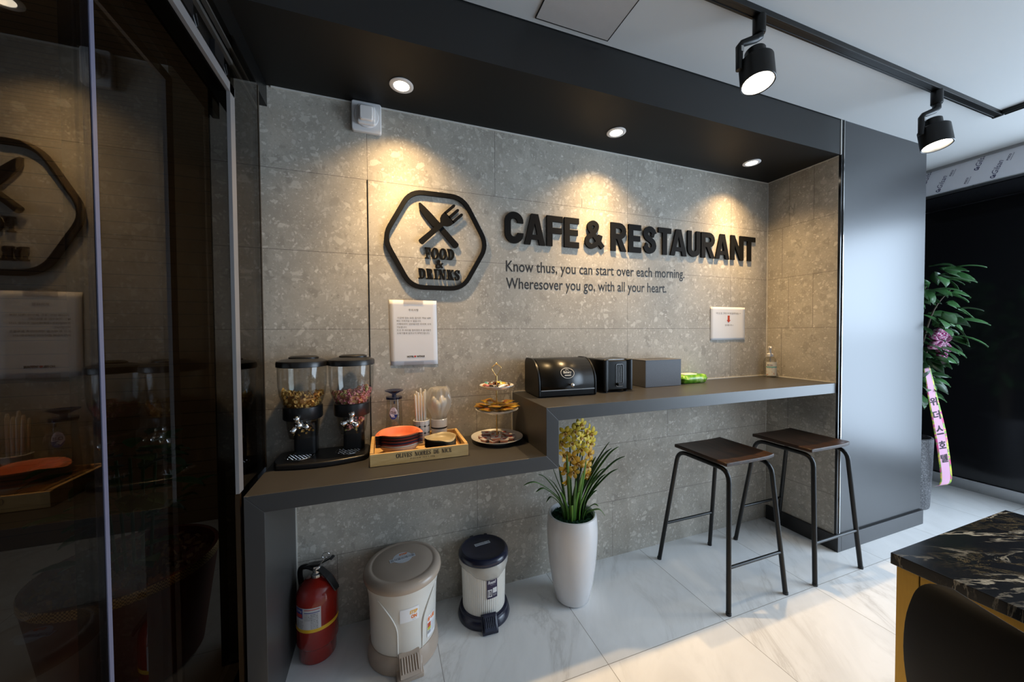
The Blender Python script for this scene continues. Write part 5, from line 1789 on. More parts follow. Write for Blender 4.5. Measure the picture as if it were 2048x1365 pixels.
def pedal(t, r0, w, mat, rot, hz=0.03, length=0.05, ribs=5):
    d = Vector((math.cos(rot), math.sin(rot), 0)); s = Vector((-d.y, d.x, 0))
    to = lambda x, y, z: d * x + s * y + Vector((0, 0, z))
    bm = bm_new()
    vs = []
    for (x, z) in ((r0 - 0.02, 0.0), (r0 + length * 0.85, 0.0), (r0 + length * 0.85, 0.016), (r0 + 0.012, 0.026), (r0 - 0.005, 0.060), (r0 - 0.02, 0.060)):
        vs.append((bm.verts.new(to(x, -w * 0.62, z)), bm.verts.new(to(x, w * 0.62, z))))
    for a, b in zip(vs, vs[1:] + vs[:1]):
        bm.faces.new((a[0], a[1], b[1], b[0]))
    bm.faces.new([v[0] for v in vs]); bm.faces.new([v[1] for v in reversed(vs)])
    obj('pedal_housing', bm, mat, t, bevel=0.004, seg=3, smooth=40)
    bm = bm_new()
    P = [(r0 - 0.004, hz + 0.040), (r0 + 0.010, hz + 0.034), (r0 + length, hz - 0.004), (r0 + length + 0.004, hz - 0.012), (r0 + length - 0.001, hz - 0.014), (r0 + 0.006, hz + 0.018), (r0 - 0.004, hz + 0.024)]
    vs = [(bm.verts.new(to(x, -w / 2, z)), bm.verts.new(to(x, w / 2, z))) for x, z in P]
    for a, b in zip(vs, vs[1:] + vs[:1]):
        bm.faces.new((a[0], a[1], b[1], b[0]))
    bm.faces.new([v[0] for v in vs]); bm.faces.new([v[1] for v in reversed(vs)])
    pd = obj('pedal', bm, mat, t, bevel=0.003, seg=3, smooth=40)
    bm = bm_new()
    for i in range(ribs):
        y = (-0.5 + (i + 0.5) / ribs) * w * 0.86
        add_tube(bm, [to(r0 + 0.014, y, hz + 0.0335), to(r0 + length - 0.004, y, hz + 0.0005)], 0.0028, 8)
    obj('pedal_ribs', bm, mat, pd, smooth=60)
pedal(t, 0.132, 0.078, M_BEIGE, R(-85), 0.040, 0.052, 7)
fc = on_cyl(0, 0, 0.1345, R(-83), 0.0)
bm = bm_new()
add_patch(bm, fc, -0.036, 0.194, 0.034, 0.244, 0.0022, 14, 0)
add_text(bm, 'STEP', fc, -0.001, 0.221, 0.030, 0.013, d=0.0026, mi=1, bold=0.05, shear=0.1)
add_text(bm, 'ON', fc, 0.004, 0.203, 0.022, 0.014, d=0.0026, mi=2, bold=0.06, shear=0.1)
add_text(bm, 'step bin', fc, 0.008, 0.197, 0.013, 0.003, d=0.0026, mi=3)
SM = [pm('sticker_white', (0.86, 0.86, 0.88), 0.4, var=0.01), pm('sticker_amber', (0.85, 0.42, 0.03), 0.5), pm('sticker_orange', (0.82, 0.20, 0.03), 0.5), M_GREYINK, pm('sticker_red', (0.55, 0.09, 0.04), 0.5), pm('sticker_lime', (0.55, 0.55, 0.05), 0.5)]
obj('sticker', bm, SM, bd)
bm = bm_new()
fc2 = on_cyl(0, 0, 0.1305, R(-40), 0.0)
add_patch(bm, fc2, -0.026, 0.085, 0.020, 0.168, 0.0018, 12, 0)
add_text(bm, '음식물', fc2, -0.024, 0.146, 0.042, 0.018, d=0.0022, mi=2, bold=0.04)
add_patch(bm, fc2, -0.024, 0.122, -0.006, 0.140, 0.0022, 6, 4); add_patch(bm, fc2, -0.024, 0.112, -0.006, 0.122, 0.0022, 6, 5)
for k in range(7):
    add_patch(bm, fc2, -0.024 + k * 0.0026, 0.098, -0.0228 + k * 0.0026, 0.110, 0.0022, 2, 3)
    add_text(bm, '분리수거', fc2, -0.002, 0.096 + k * 0.006, 0.020, 0.004, d=0.0022, mi=3)
obj('sticker', bm, SM, bd)
bm = bm_new()
rt = R(9)
fl = lambda u, v, w: Vector((u * math.cos(rt) - v * math.sin(rt), u * math.sin(rt) + v * math.cos(rt) + 0.012, 0.3512 + w))
add_prism(bm, [(0.038 * math.cos(a * PI / 18), 0.004 + 0.036 * math.sin(a * PI / 18)) for a in range(36)], fl, 0, 0.0003, 0)
add_text(bm, 'STEP', fl, -0.010, 0.020, 0.034, 0.012, d=0.0006, mi=2, bold=0.05)
SL = [pm('sticker_pale', (0.60, 0.62, 0.66), 0.45), pm('ink_blue_black', (0.03, 0.03, 0.05), 0.6), bpy.data.materials['sticker_orange']]
obj('sticker', bm, SL, ld)
bm = bm_new()
add_prism(bm, [(-0.052, -0.010), (0.050, -0.010), (0.050, 0.011), (-0.052, 0.011)], fl, 0.0003, 0.0008, 0)
add_text(bm, '음식물쓰레기통', fl, -0.049, -0.008, 0.096, 0.016, d=0.001, mi=1)
obj('name_strip', bm, SL, ld)

# navy and cream ribbed bin
NX, NY = 0.418, -0.134
t = thing('pedal_bin', 'small ribbed cream pedal bin with navy lid and base', 'waste bin', (NX, NY, 0.0))
NR = R(-78)
bm = bm_new()
def ribs(a, z):
    return 1.0 + 0.007 * math.sin(a * 68) * (1 if z < 0.235 else 0)
add_lathe(bm, [(0.092, 0.018), (0.0945, 0.04), (0.099, 0.225), (0.100, 0.234), (0.1005, 0.238), (0.102, 0.268), (0.098, 0.270)], seg=68 * 4, rfun=ribs)
bd = obj('body', bm, M_CREAM, t, smooth=30)
bm = bm_new()
add_lathe(bm, [(0.110, 0.0), (0.116, 0.002), (0.118, 0.010), (0.115, 0.022), (0.111, 0.034), (0.109, 0.036), (0.107, 0.046), (0.098, 0.050), (0.093, 0.050)], seg=64)
obj('base', bm, M_NAVY, t, smooth=30)
bm = bm_new()
add_lathe(bm, [(0.104, 0.272), (0.110, 0.271), (0.1135, 0.277), (0.1125, 0.288), (0.107, 0.297), (0.101, 0.300), (0.098, 0.3010), (0.095, 0.2985), (0.050, 0.3020), (0.0001, 0.303)], seg=64, cap1=False)
ld = obj('lid', bm, M_NAVY, t, smooth=50)
bm = bm_new()
for a in (70, 105):
    d = Vector((math.cos(R(a)), math.sin(R(a)), 0))
    add_lathe(bm, [(0.008, -0.008), (0.009, 0.0), (0.008, 0.008)], seg=14, M=Matrix.Translation(d * 0.113 + Vector((0, 0, 0.288))) @ Matrix.Rotation(R(a), 4, 'Z') @ Matrix.Rotation(R(90), 4, 'X'))
obj('hinge', bm, M_NAVY, ld, smooth=40)
bm = bm_new()
rs = random.Random(5)
pb = [rs.uniform(0, 6) for _ in range(4)]
def linr(a, z):
    k = max(0, min(1, (0.272 - z) / 0.05))
    return 1 + 0.012 * k * math.sin(7 * a + pb[0]) + 0.012 * k * math.sin(13 * a + pb[1]) + 0.008 * math.sin(21 * a + z * 160 + pb[2])
def linz(a):
    return 0.030 * (0.5 + 0.5 * math.sin(a * 1.0 + 2.6)) + 0.008 * math.sin(3 * a)
rings = []
for i in range(9):
    q = i / 8
    ring = []
    for k in range(72):
        a = 2 * PI * k / 72
        z = 0.272 - q * (0.026 + linz(a))
        r = (0.1045 + 0.006 * math.sin(q * PI)) * linr(a, z)
        ring.append(bm.verts.new((r * math.cos(a), r * math.sin(a), z)))
    rings.append(ring)
for a, b in zip(rings, rings[1:]):
    for k in range(72):
        bm.faces.new((a[k], b[k], b[(k + 1) % 72], a[(k + 1) % 72]))
o = obj('bin_liner', bm, thin_glass('milky_bag', (0.92, 0.91, 0.89), 0.2, 0.9, 1.5, 0.30), t, smooth=70)
so = o.modifiers.new('solid', 'SOLIDIFY'); so.thickness = 0.0006
pedal(t, 0.108, 0.056, M_NAVY, R(-93), 0.032, 0.034, 6)
fc = on_cyl(0, 0, 0.0985, R(-95), 0.0)
bm = bm_new()
add_patch(bm, fc, -0.004, 0.128, 0.044, 0.212, 0.0022, 12, 0)
add_text(bm, 'Round', fc, 0.001, 0.192, 0.036, 0.014, d=0.0026, mi=1, bold=0.03, shear=0.25)
add_patch(bm, fc, -0.001, 0.136, 0.019, 0.168, 0.0026, 6, 1); add_patch(bm, fc, 0.022, 0.150, 0.041, 0.172, 0.0026, 6, 1)
add_text(bm, '10l', fc, 0.001, 0.139, 0.016, 0.026, d=0.0030, mi=0, bold=0.02)
add_text(bm, 'pedal bin', fc, 0.012, 0.186, 0.018, 0.003, d=0.0026, mi=1)
for k in range(2):
    add_text(bm, '생활용품', fc, 0.022, 0.138 + 0.005 * k, 0.018, 0.0035, d=0.0026, mi=1)
obj('label', bm, [pm('label_violet_black', (0.03, 0.02, 0.06), 0.5), M_WHITE], bd)
bm = bm_new()
rt = R(7)
fl = lambda u, v, w: Vector((u * math.cos(rt) - v * math.sin(rt), u * math.sin(rt) + v * math.cos(rt) + 0.02, 0.3035 + w))
add_prism(bm, [(-0.037, -0.010), (0.037, -0.010), (0.037, 0.009), (-0.037, 0.009)], fl, 0, 0.0004, 0)
add_text(bm, '일반쓰레기통', fl, -0.034, -0.007, 0.068, 0.013, d=0.0006, mi=1)
obj('sticker', bm, [bpy.data.materials['sticker_pale'], bpy.data.materials['ink_blue_black']], ld)

# ------------------------------------------------------------------ orchid in the tall white pot
PXo, PYo = 0.842, -0.196
t = thing('potted_orchid', 'yellow orchid in a tall tapered white pot under the counter step', 'potted plant', (PXo, PYo, 0.0))
bm = bm_new()
add_lathe(bm, [(0.062, 0.0), (0.074, 0.003), (0.082, 0.012), (0.098, 0.09), (0.112, 0.19), (0.1195, 0.29), (0.1205, 0.345), (0.1165, 0.400), (0.1135, 0.412), (0.108, 0.4145), (0.102, 0.410), (0.101, 0.385), (0.0001, 0.380)], seg=64, cap1=False)
obj('pot', bm, pm('white_glazed_pot', (0.74, 0.73, 0.74), 0.16, var=0.015, coat=0.3), t, smooth=50)
bm = bm_new()
rs = random.Random(8)
mg = NT('dark_green_moss'); co = mg.coord('Object'); mg.set(color=mg.ramp(mg.noise(co, 90, 4), [(0.35, (0.004, 0.03, 0.012)), (0.7, (0.02, 0.10, 0.045))]), rough=0.9)
g = []
for j in range(9):
    r = 0.1005 * j / 8
    g.append([bm.verts.new((r * math.cos(2 * PI * k / 40), r * math.sin(2 * PI * k / 40), 0.392 + rs.uniform(-0.006, 0.010) * (j < 8))) for k in range(40)])
for a, b in zip(g, g[1:]):
    for k in range(40):
        bm.faces.new((a[k], b[k], b[(k + 1) % 40], a[(k + 1) % 40]))
for i in range(380):
    a, r = rs.uniform(0, 6.28), 0.097 * math.sqrt(rs.random())
    p = Vector((r * math.cos(a), r * math.sin(a), 0.394))
    dv = Vector((rs.uniform(-1, 1), rs.uniform(-1, 1), rs.uniform(0.2, 1))) * 0.014
    sv = dv.cross(Vector((rs.uniform(-1, 1), rs.uniform(-1, 1), 0.2))).normalized() * 0.003
    vs = [bm.verts.new(p - sv), bm.verts.new(p + sv), bm.verts.new(p + dv)]
    bm.faces.new(vs)
mo = obj('moss', bm, mg.m, t, recalc=False); mo['kind'] = 'stuff'
LM = []
for k, (c0, c1) in enumerate((((0.045, 0.13, 0.015), (0.12, 0.27, 0.035)), ((0.03, 0.085, 0.012), (0.07, 0.17, 0.025)), ((0.07, 0.165, 0.022), (0.16, 0.29, 0.05)))):
    q = NT('orchid_leaf_%s' % ('mid', 'dark', 'light')[k]); co = q.coord('Object')
    q.set(color=q.mix(q.noise(co, 9, 3), c0, c1), rough=0.38); LM.append(q.m)


def blade_mesh(bm, pts, width, fold=0.35, side=None):
    """strap leaf along pts with a central crease"""
    P = [Vector(p) for p in bez(pts, 7)]
    n = len(P)
    rows = []
    for i, p in enumerate(P):
        q = i / (n - 1)
        tdir = (P[min(i + 1, n - 1)] - P[max(i - 1, 0)]).normalized()
        s = side if side is not None else tdir.cross(Vector((0, 0, 1)))
        if s.length < 0.05:
            s = Vector((1, 0, 0))
        s = (s - tdir * s.dot(tdir)).normalized()
        nn = s.cross(tdir)
        w = width * min(1, 0.45 + q * 3.0) * (1 - max(0, (q - 0.55) / 0.45) ** 2.2) * 0.5 + 0.0004
        rows.append((bm.verts.new(p - s * w + nn * w * fold), bm.verts.new(p), bm.verts.new(p + s * w + nn * w * fold)))
    for a, b in zip(rows, rows[1:]):
        bm.faces.new((a[0], a[1], b[1], b[0]))
        bm.faces.new((a[1], a[2], b[2], b[1]))


def leaf(parent, pts, width, mat, name='leaf'):
    bm = bm_new(); blade_mesh(bm, pts, width)
    o = obj(name, bm, mat, parent, smooth=80, recalc=False)
    so = o.modifiers.new('solid', 'SOLIDIFY'); so.thickness = 0.0012
    return o


# (root x, y), tip (x, y, z), how high the bend is   -- relative to the pot
LV = [((0.035, -0.02), (0.245, -0.03, 0.712), 0.10, 0), ((0.04, -0.01), (0.268, -0.05, 0.668), 0.09, 1), ((0.03, 0.0), (0.240, 0.02, 0.690), 0.09, 1), ((0.05, -0.02), (0.170, -0.03, 0.585), 0.06, 1),
      ((0.03, -0.03), (0.115, -0.04, 0.520), 0.04, 1), ((0.05, -0.03), (0.145, -0.06, 0.398), 0.06, 2), ((0.02, 0.02), (0.150, 0.05, 0.640), 0.08, 1), ((0.01, -0.03), (0.120, -0.02, 0.675), 0.06, 0),
      ((-0.03, -0.03), (-0.055, -0.05, 0.720), 0.02, 2), ((-0.035, 0.0), (-0.080, -0.02, 0.665), 0.02, 1), ((-0.04, -0.02), (-0.265, -0.04, 0.600), 0.11, 0), ((-0.045, 0.0), (-0.180, -0.01, 0.625), 0.08, 1),
      ((-0.05, -0.01), (-0.150, -0.03, 0.500), 0.09, 1), ((-0.04, -0.03), (-0.105, -0.07, 0.560), 0.05, 0), ((-0.02, 0.02), (-0.090, 0.03, 0.640), 0.02, 1), ((0.0, -0.04), (0.005, -0.09, 0.640), 0.03, 2),
      ((-0.01, -0.045), (-0.020, -0.105, 0.560), 0.06, 0), ((0.015, -0.045), (0.030, -0.08, 0.690), 0.02, 0), ((-0.015, -0.02), (-0.030, -0.03, 0.610), 0.0, 1), ((0.02, 0.0), (0.060, -0.01, 0.730), 0.02, 1),
      ((0.03, -0.05), (0.075, -0.11, 0.480), 0.05, 1), ((-0.03, -0.05), (-0.065, -0.11, 0.500), 0.05, 2), ((0.0, 0.0), (0.09, 0.06, 0.60), 0.05, 1), ((0.045, 0.0), (0.19, 0.0, 0.60), 0.08, 0),
      ((0.03, 0.01), (0.205, -0.01, 0.735), 0.06, 1), ((0.02, -0.02), (0.150, -0.05, 0.700), 0.05, 1), ((0.04, -0.03), (0.210, -0.07, 0.620), 0.07, 1), ((-0.03, 0.01), (-0.120, 0.0, 0.590), 0.06, 1), ((-0.05, -0.02), (-0.215, -0.06, 0.570), 0.10, 1),
      ((0.01, -0.05), (0.045, -0.10, 0.590), 0.04, 0), ((-0.02, -0.05), (-0.035, -0.10, 0.610), 0.03, 1), ((0.03, -0.04), (0.105, -0.08, 0.630), 0.04, 1), ((0.05, 0.01), (0.165, 0.04, 0.53), 0.06, 1)]
rs = random.Random(12)
for (r0, tip, bend, mi) in LV:
    a = Vector((r0[0], r0[1], 0.392)); b = Vector(tip)
    m1 = a.lerp(b, 0.33) + Vector((-(b.x - a.x) * 0.14, -(b.y - a.y) * 0.14, bend * 0.40))
    m2 = a.lerp(b, 0.70) + Vector((0, 0, bend * 0.55))
    leaf(t, [tuple(a), tuple(m1), tuple(m2), tuple(b)], rs.uniform(0.011, 0.016), LM[mi])
FM = []
for n_, c0, c1 in (('yellow_petal', (0.58, 0.40, 0.015), (0.74, 0.58, 0.06)), ('amber_petal', (0.52, 0.24, 0.01), (0.70, 0.42, 0.03)), ('lip_cream', (0.62, 0.34, 0.10), (0.72, 0.52, 0.20))):
    q = NT(n_); co = q.coord('Object'); q.set(color=q.mix(q.noise(co, 40, 3), c0, c1), rough=0.5); FM.append(q.m)


def flower(parent, p, facing, size, mi, spin):
    bm = bm_new()
    q = Vector(facing).normalized().to_track_quat('Z', 'Y').to_matrix() @ Matrix.Rotation(spin, 3, 'Z')
    for k in range(5):
        a = R(90 + 72 * k)
        d = Vector((math.cos(a), math.sin(a), 0)); s = Vector((-d.y, d.x, 0))
        rows = []
        for (x, w, z) in ((0.08, 0.08, 0.0), (0.35, 0.26, 0.10), (0.65, 0.30, 0.12), (0.9, 0.17, 0.02), (1.0, 0.02, -0.06)):
            rows.append([bm.verts.new(Vector(p) + q @ ((d * x + s * sx * w + Vector((0, 0, z + 0.10 * abs(sx)))) * size)) for sx in (-1, 0, 1)])
        for u, v in zip(rows, rows[1:]):
            for j in (0, 1):
                bm.faces.new((u[j], u[j + 1], v[j + 1], v[j])).material_index = 0
    for (x, w, z) in ((0.0, 0.0, 0.0),):
        ring = [[bm.verts.new(Vector(p) + q @ (Vector((rr * math.cos(2 * PI * i / 10), rr * math.sin(2 * PI * i / 10) - yy, zz)) * size)) for i in range(10)] for rr, yy, zz in ((0.10, 0.05, 0.0), (0.20, 0.12, 0.22), (0.26, 0.2, 0.36))]
        for u, v in zip(ring, ring[1:]):
            for j in range(10):
                bm.faces.new((u[j], u[(j + 1) % 10], v[(j + 1) % 10], v[j])).material_index = 1
    o = obj('flower', bm, [FM[mi], FM[2]], parent, smooth=70, recalc=False)
    so = o.modifiers.new('solid', 'SOLIDIFY'); so.thickness = 0.0008
    return o


STM = [((0.0, -0.01), (-0.030, -0.03, 0.815)), ((0.02, 0.01), (0.030, -0.02, 0.850)), ((0.005, 0.02), (0.085, 0.02, 0.790))]
for (r0, top) in STM:
    bm = bm_new()
    pts = bez([(r0[0], r0[1], 0.39), ((r0[0] * 2 + top[0]) / 3, r0[1], 0.53), ((r0[0] + top[0] * 2) / 3, (r0[1] + top[1]) / 2, 0.68), top], 8)
    add_tube(bm, pts, 0.0035, 8)
    st = obj('flower_stem', bm, LM[1], t, smooth=60)
FP = [(-0.055, -0.04, 0.815), (-0.020, -0.06, 0.825), (0.020, -0.05, 0.850), (0.055, -0.04, 0.815), (0.085, -0.03, 0.795), (-0.065, -0.02, 0.765), (-0.030, -0.055, 0.770), (0.010, -0.06, 0.790), (0.050, -0.05, 0.765), (0.090, -0.02, 0.745),
      (-0.060, -0.03, 0.705), (-0.025, -0.05, 0.700), (0.020, -0.055, 0.735), (0.068, -0.04, 0.705), (-0.050, -0.03, 0.640), (-0.020, -0.05, 0.630), (0.050, -0.045, 0.645), (0.080, -0.02, 0.655), (0.010, -0.04, 0.665), (-0.04, -0.02, 0.585), (0.062, -0.03, 0.600), (0.035, 0.0, 0.83), (0.07, 0.0, 0.78)]
rs = random.Random(31)
for i, p in enumerate(FP):
    flower(t, p, (p[0] * 4 + rs.uniform(-0.5, 0.5), -1 + rs.uniform(-0.2, 0.5), rs.uniform(-0.5, 0.35)), rs.uniform(0.030, 0.038), 0 if p[2] > 0.72 else 1, rs.uniform(-0.5, 0.5))

# ------------------------------------------------------------------ bar stools
def stool(x, y, label):
    t = thing('bar_stool', label, 'stool', (x, y, 0.0), 0, 'backless bar stools')
    bm = bm_new()
    n, m = 14, 12
    hw, hd = 0.162, 0.156
    yo = -0.022
    def top(u, v):
        # shallow scoop, the far right edge and the near left edge turn up
        return 0.668 + 0.004 - 0.009 * (1 - u * u) * (1 - v * v) + 0.006 * max(0, u) ** 4
    def edge(u, v):
        c = 0.10
        return Vector((hw * u, yo + hd * v * (1 - 0.03 * max(0, u) ** 6), 0))
    gT = [[bm.verts.new(edge(-1 + 2 * i / n, -1 + 2 * j / m) + Vector((0, 0, top(-1 + 2 * i / n, -1 + 2 * j / m)))) for i in range(n + 1)] for j in range(m + 1)]
    gB = [[bm.verts.new(edge(-1 + 2 * i / n, -1 + 2 * j / m) + Vector((0, 0, top(-1 + 2 * i / n, -1 + 2 * j / m) - 0.018))) for i in range(n + 1)] for j in range(m + 1)]
    for j in range(m):
        for i in range(n):
            bm.faces.new((gT[j][i], gT[j][i + 1], gT[j + 1][i + 1], gT[j + 1][i]))
            bm.faces.new((gB[j][i], gB[j + 1][i], gB[j + 1][i + 1], gB[j][i + 1]))
    for j in range(m):
        for i in (0, n):
            bm.faces.new((gT[j][i], gT[j + 1][i], gB[j + 1][i], gB[j][i]))
    for i in range(n):
        for j in (0, m):
            bm.faces.new((gT[j][i], gB[j][i], gB[j][i + 1], gT[j][i + 1]))
    obj('seat', bm, M_SEATWOOD, t, bevel=0.004, seg=2, smooth=40)
    for s in (-1, 1):
        x0, x1 = s * 0.188, s * 0.139
        top_z, rb = 0.634, 0.042
        for e, yf, yt in (('front', -0.214, -0.172), ('back', 0.214, 0.128)):
            bm = bm_new()
            a = Vector((x0, yf, 0.0)); c = Vector((x1, yt, top_z))
            dirn = (a - c).normalized()
            knee = c
            k = 1 if yf > 0 else -1
            p0 = c + dirn * rb * 1.3
            p2 = c + Vector((0, -k * rb * 1.3, 0))
            pts = [a, a.lerp(p0, 0.5), p0] + [p0.lerp(c, q).lerp(c.lerp(p2, q), q) for q in (0.2, 0.4, 0.6, 0.8)] + [p2, Vector((x1, (0.128 - 0.172) / 2, top_z))]
            add_tube(bm, pts, 0.0108, 14)
            lg = obj('leg', bm, M_BLACKM, t, smooth=50)
            bm = bm_new()
            add_lathe(bm, [(0.0112, 0.0), (0.0118, 0.001), (0.0118, 0.012), (0.0110, 0.013)], c=a, seg=14, M=Matrix.Translation((0, 0, 0)))
            obj('foot_cap', bm, M_BLACK, lg, smooth=40)
    for yf, yt, z in ((-0.214, -0.172, 0.203), (0.214, 0.128, 0.215)):
        q = z / 0.634
        xx, yy = 0.188 + (0.139 - 0.188) * q, yf + (yt - yf) * q
        bm = bm_new(); add_tube(bm, [(-xx, yy, z), (xx, yy, z)], 0.0075, 12)
        obj('footrest', bm, M_BLACKM, t, smooth=50)
    return t


s0 = stool(1.632, -0.325, 'black framed walnut bar stool standing nearer the white pot')
dup(s0, (2.206, -0.337, 0), None, 'black framed walnut bar stool standing against the charcoal column')

# ------------------------------------------------------------------ table and chair at the lower right
t = thing('marble_table', 'black marble table with gold frame at the edge of the room', 'table', (1.437, -1.55, 0.0))
TX, TY = 0.294, 0.345
bm = bm_new(); add_box(bm, (-TX, -TY, 0.713), (TX, TY, 0.740))
obj('table_top', bm, M_MARBLE_K, t, bevel=0.0015)
for sx in (-1, 1):
    for sy in (-1, 1):
        bm = bm_new()
        cx, cy = sx * (TX - 0.027), sy * (TY - 0.027)
        add_box(bm, (cx - 0.019, cy - 0.019, 0.0), (cx + 0.019, cy + 0.019, 0.7125))
        obj('leg', bm, M_BRASS, t, bevel=0.001)
for sx in (-1, 1):
    bm = bm_new(); cx = sx * (TX - 0.027); add_box(bm, (cx - 0.017, -TY + 0.047, 0.674), (cx + 0.017, TY - 0.047, 0.7125)); obj('rail', bm, M_BRASS, t, bevel=0.001)
    bm = bm_new(); cy = sx * (TY - 0.027); add_box(bm, (-TX + 0.047, cy - 0.017, 0.674), (TX - 0.047, cy + 0.017, 0.7125)); obj('rail', bm, M_BRASS, t, bevel=0.001)

t = thing('shell_chair', 'dark leather shell chair drawn up to the black marble table', 'chair', (1.06, -1.585, 0.0))
bm = bm_new()
# side profile from the front lip of the seat to the top of the back: (x, z, half width)
PR = [(0.245, 0.428, 0.205), (0.225, 0.448, 0.215), (0.15, 0.455, 0.225), (0.0, 0.440, 0.228), (-0.085, 0.450, 0.228), (-0.128, 0.490, 0.232), (-0.150, 0.560, 0.258), (-0.160, 0.640, 0.267), (-0.164, 0.715, 0.265), (-0.163, 0.765, 0.257), (-0.161, 0.790, 0.249), (-0.159, 0.803, 0.236), (-0.158, 0.809, 0.210)]
PB = bez(PR, 3)
m = 18
rows = []
for (x, z, hw) in PB:
    row = []
    for j in range(m + 1):
        v = -1 + 2 * j / m
        back = min(1, max(0, (z - 0.47) / 0.12))
        row.append(bm.verts.new((x + back * 0.045 * abs(v) ** 2.4, hw * v, z + (1 - back) * 0.035 * abs(v) ** 3)))
    rows.append(row)
for a, b in zip(rows, rows[1:]):
    for j in range(m):
        bm.faces.new((a[j], b[j], b[j + 1], a[j + 1]))
ml = NT('dark_brown_leather'); co = ml.coord('Object'); vv = ml.voro(co, 260)
ml.set(color=ml.mix(ml.noise(co, 6, 3), (0.013, 0.012, 0.0105), (0.018, 0.0165, 0.0145)), rough=0.5, spec=0.15); ml.bump(vv.outputs['Distance'], 0.06, 0.001)
sh = obj('shell', bm, ml.m, t, smooth=80)
so = sh.modifiers.new('solid', 'SOLIDIFY'); so.thickness = 0.018; so.offset = 0
b = sh.modifiers.new('bevel', 'BEVEL'); b.width = 0.007; b.segments = 3; b.limit_method = 'ANGLE'
bm = bm_new()
L_, R_ = [r[0] for r in rows], None
for sx, sy in ((-1, -1), (-1, 1), (1, -1), (1, 1)):
    bm2 = bm_new()
    add_tube(bm2, [(0.08 * sx + 0.03, 0.12 * sy, 0.430), (0.205 * sx + 0.03, 0.205 * sy, 0.0)], [0.013, 0.008], 12)
    obj('leg', bm2, M_BLACKM, t, smooth=50)
bm.free()
bm = bm_new(); add_box(bm, (-0.09, -0.13, 0.418), (0.14, 0.13, 0.432)); obj('seat_frame', bm, M_BLACKM, t, bevel=0.003)

# ------------------------------------------------------------------ plant beyond the column
t = thing('tall_potted_plant', 'leafy green plant in a tall grey granite pot behind the charcoal column', 'potted plant', (3.62, -0.215, 0.0))
bm = bm_new()
add_lathe(bm, [(0.112, 0.0), (0.120, 0.004), (0.124, 0.02), (0.134, 0.30), (0.138, 0.49), (0.137, 0.505), (0.126, 0.508), (0.122, 0.495), (0.122, 0.46), (0.0001, 0.46)], seg=48, cap1=False)
obj('pot', bm, M_GRANITE, t, smooth=40)
rs = random.Random(17)
bark = pm('grey_brown_bark', (0.11, 0.085, 0.06), 0.85, var=0.3, scale=40)
bm = bm_new()
br = []
for i in range(9):
    a = 2 * PI * i / 9 + rs.uniform(-0.3, 0.3)
    z1 = rs.uniform(1.15, 1.72)
    reach = rs.uniform(0.15, 0.26) * (1 if math.cos(a) > -0.3 else 0.55)
    p = [(0.02 * math.cos(a), 0.02 * math.sin(a), 0.46), (0.04 * math.cos(a), 0.04 * math.sin(a), 0.90), (0.12 * math.cos(a), 0.12 * math.sin(a), z1 - 0.18), (reach * math.cos(a), reach * math.sin(a), z1)]
    br.append(bez(p, 6))
    add_tube(bm, br[-1], [0.012 - 0.010 * k / 18 for k in range(19)], 7)
obj('branches', bm, bark, t, smooth=60)
bm = bm_new()
def ovate(bm, p, d, n, L, w):
    d = d.normalized(); s = d.cross(n).normalized(); n = s.cross(d)
    rows = []
    for (x, ww, z) in ((0.0, 0.02, 0.0), (0.18, 0.30, 0.02), (0.42, 0.50, 0.02), (0.68, 0.38, -0.03), (0.88, 0.16, -0.10), (1.0, 0.01, -0.17)):
        rows.append([bm.verts.new(p + d * x * L + s * sx * ww * w + n * (z * L + 0.10 * w * abs(sx))) for sx in (-1, 0, 1)])
    k = rs.choice((0, 0, 1))
    for u, v in zip(rows, rows[1:]):
        for j in (0, 1):
            bm.faces.new((u[j], u[j + 1], v[j + 1], v[j])).material_index = k
lay_ = [(1.68, 0.24, 24), (1.58, 0.23, 26), (1.47, 0.25, 30), (1.37, 0.24, 30), (1.26, 0.21, 28), (1.14, 0.17, 24), (1.02, 0.14, 20), (0.93, 0.11, 12)]
for z, rr, cnt in lay_:
    for i in range(cnt):
        a = rs.uniform(0, 2 * PI)
        r = rr * math.sqrt(rs.uniform(0.15, 1))
        if r * math.cos(a) < -0.17:
            a = PI - a
        p = Vector((r * math.cos(a), r * math.sin(a), z + rs.uniform(-0.05, 0.05) - 0.10 * (r / rr) ** 2 * (1 if z < 1.6 else 0.3)))
        d = Vector((math.cos(a) * (1 if math.cos(a) > 0 else 0.5) + rs.uniform(-0.5, 0.6), math.sin(a) + rs.uniform(-0.6, 0.6), rs.uniform(-0.75, 0.05)))
        ovate(bm, p, d, Vector((rs.uniform(-0.7, 0.3), rs.uniform(-1.0, 0.1), 0.8)), rs.uniform(0.11, 0.155), rs.uniform(0.060, 0.082))
lm = []
for n_, c0, c1 in (('leaf_green', (0.025, 0.085, 0.024), (0.06, 0.17, 0.05)), ('leaf_dark_green', (0.010, 0.035, 0.010), (0.025, 0.075, 0.022))):
    q = NT(n_); co = q.coord('Object'); q.set(color=q.mix(q.noise(co, 12, 3), c0, c1), rough=0.32); lm.append(q.m)
o = obj('foliage', bm, lm, t, smooth=80, recalc=False)
so = o.modifiers.new('solid', 'SOLIDIFY'); so.thickness = 0.001

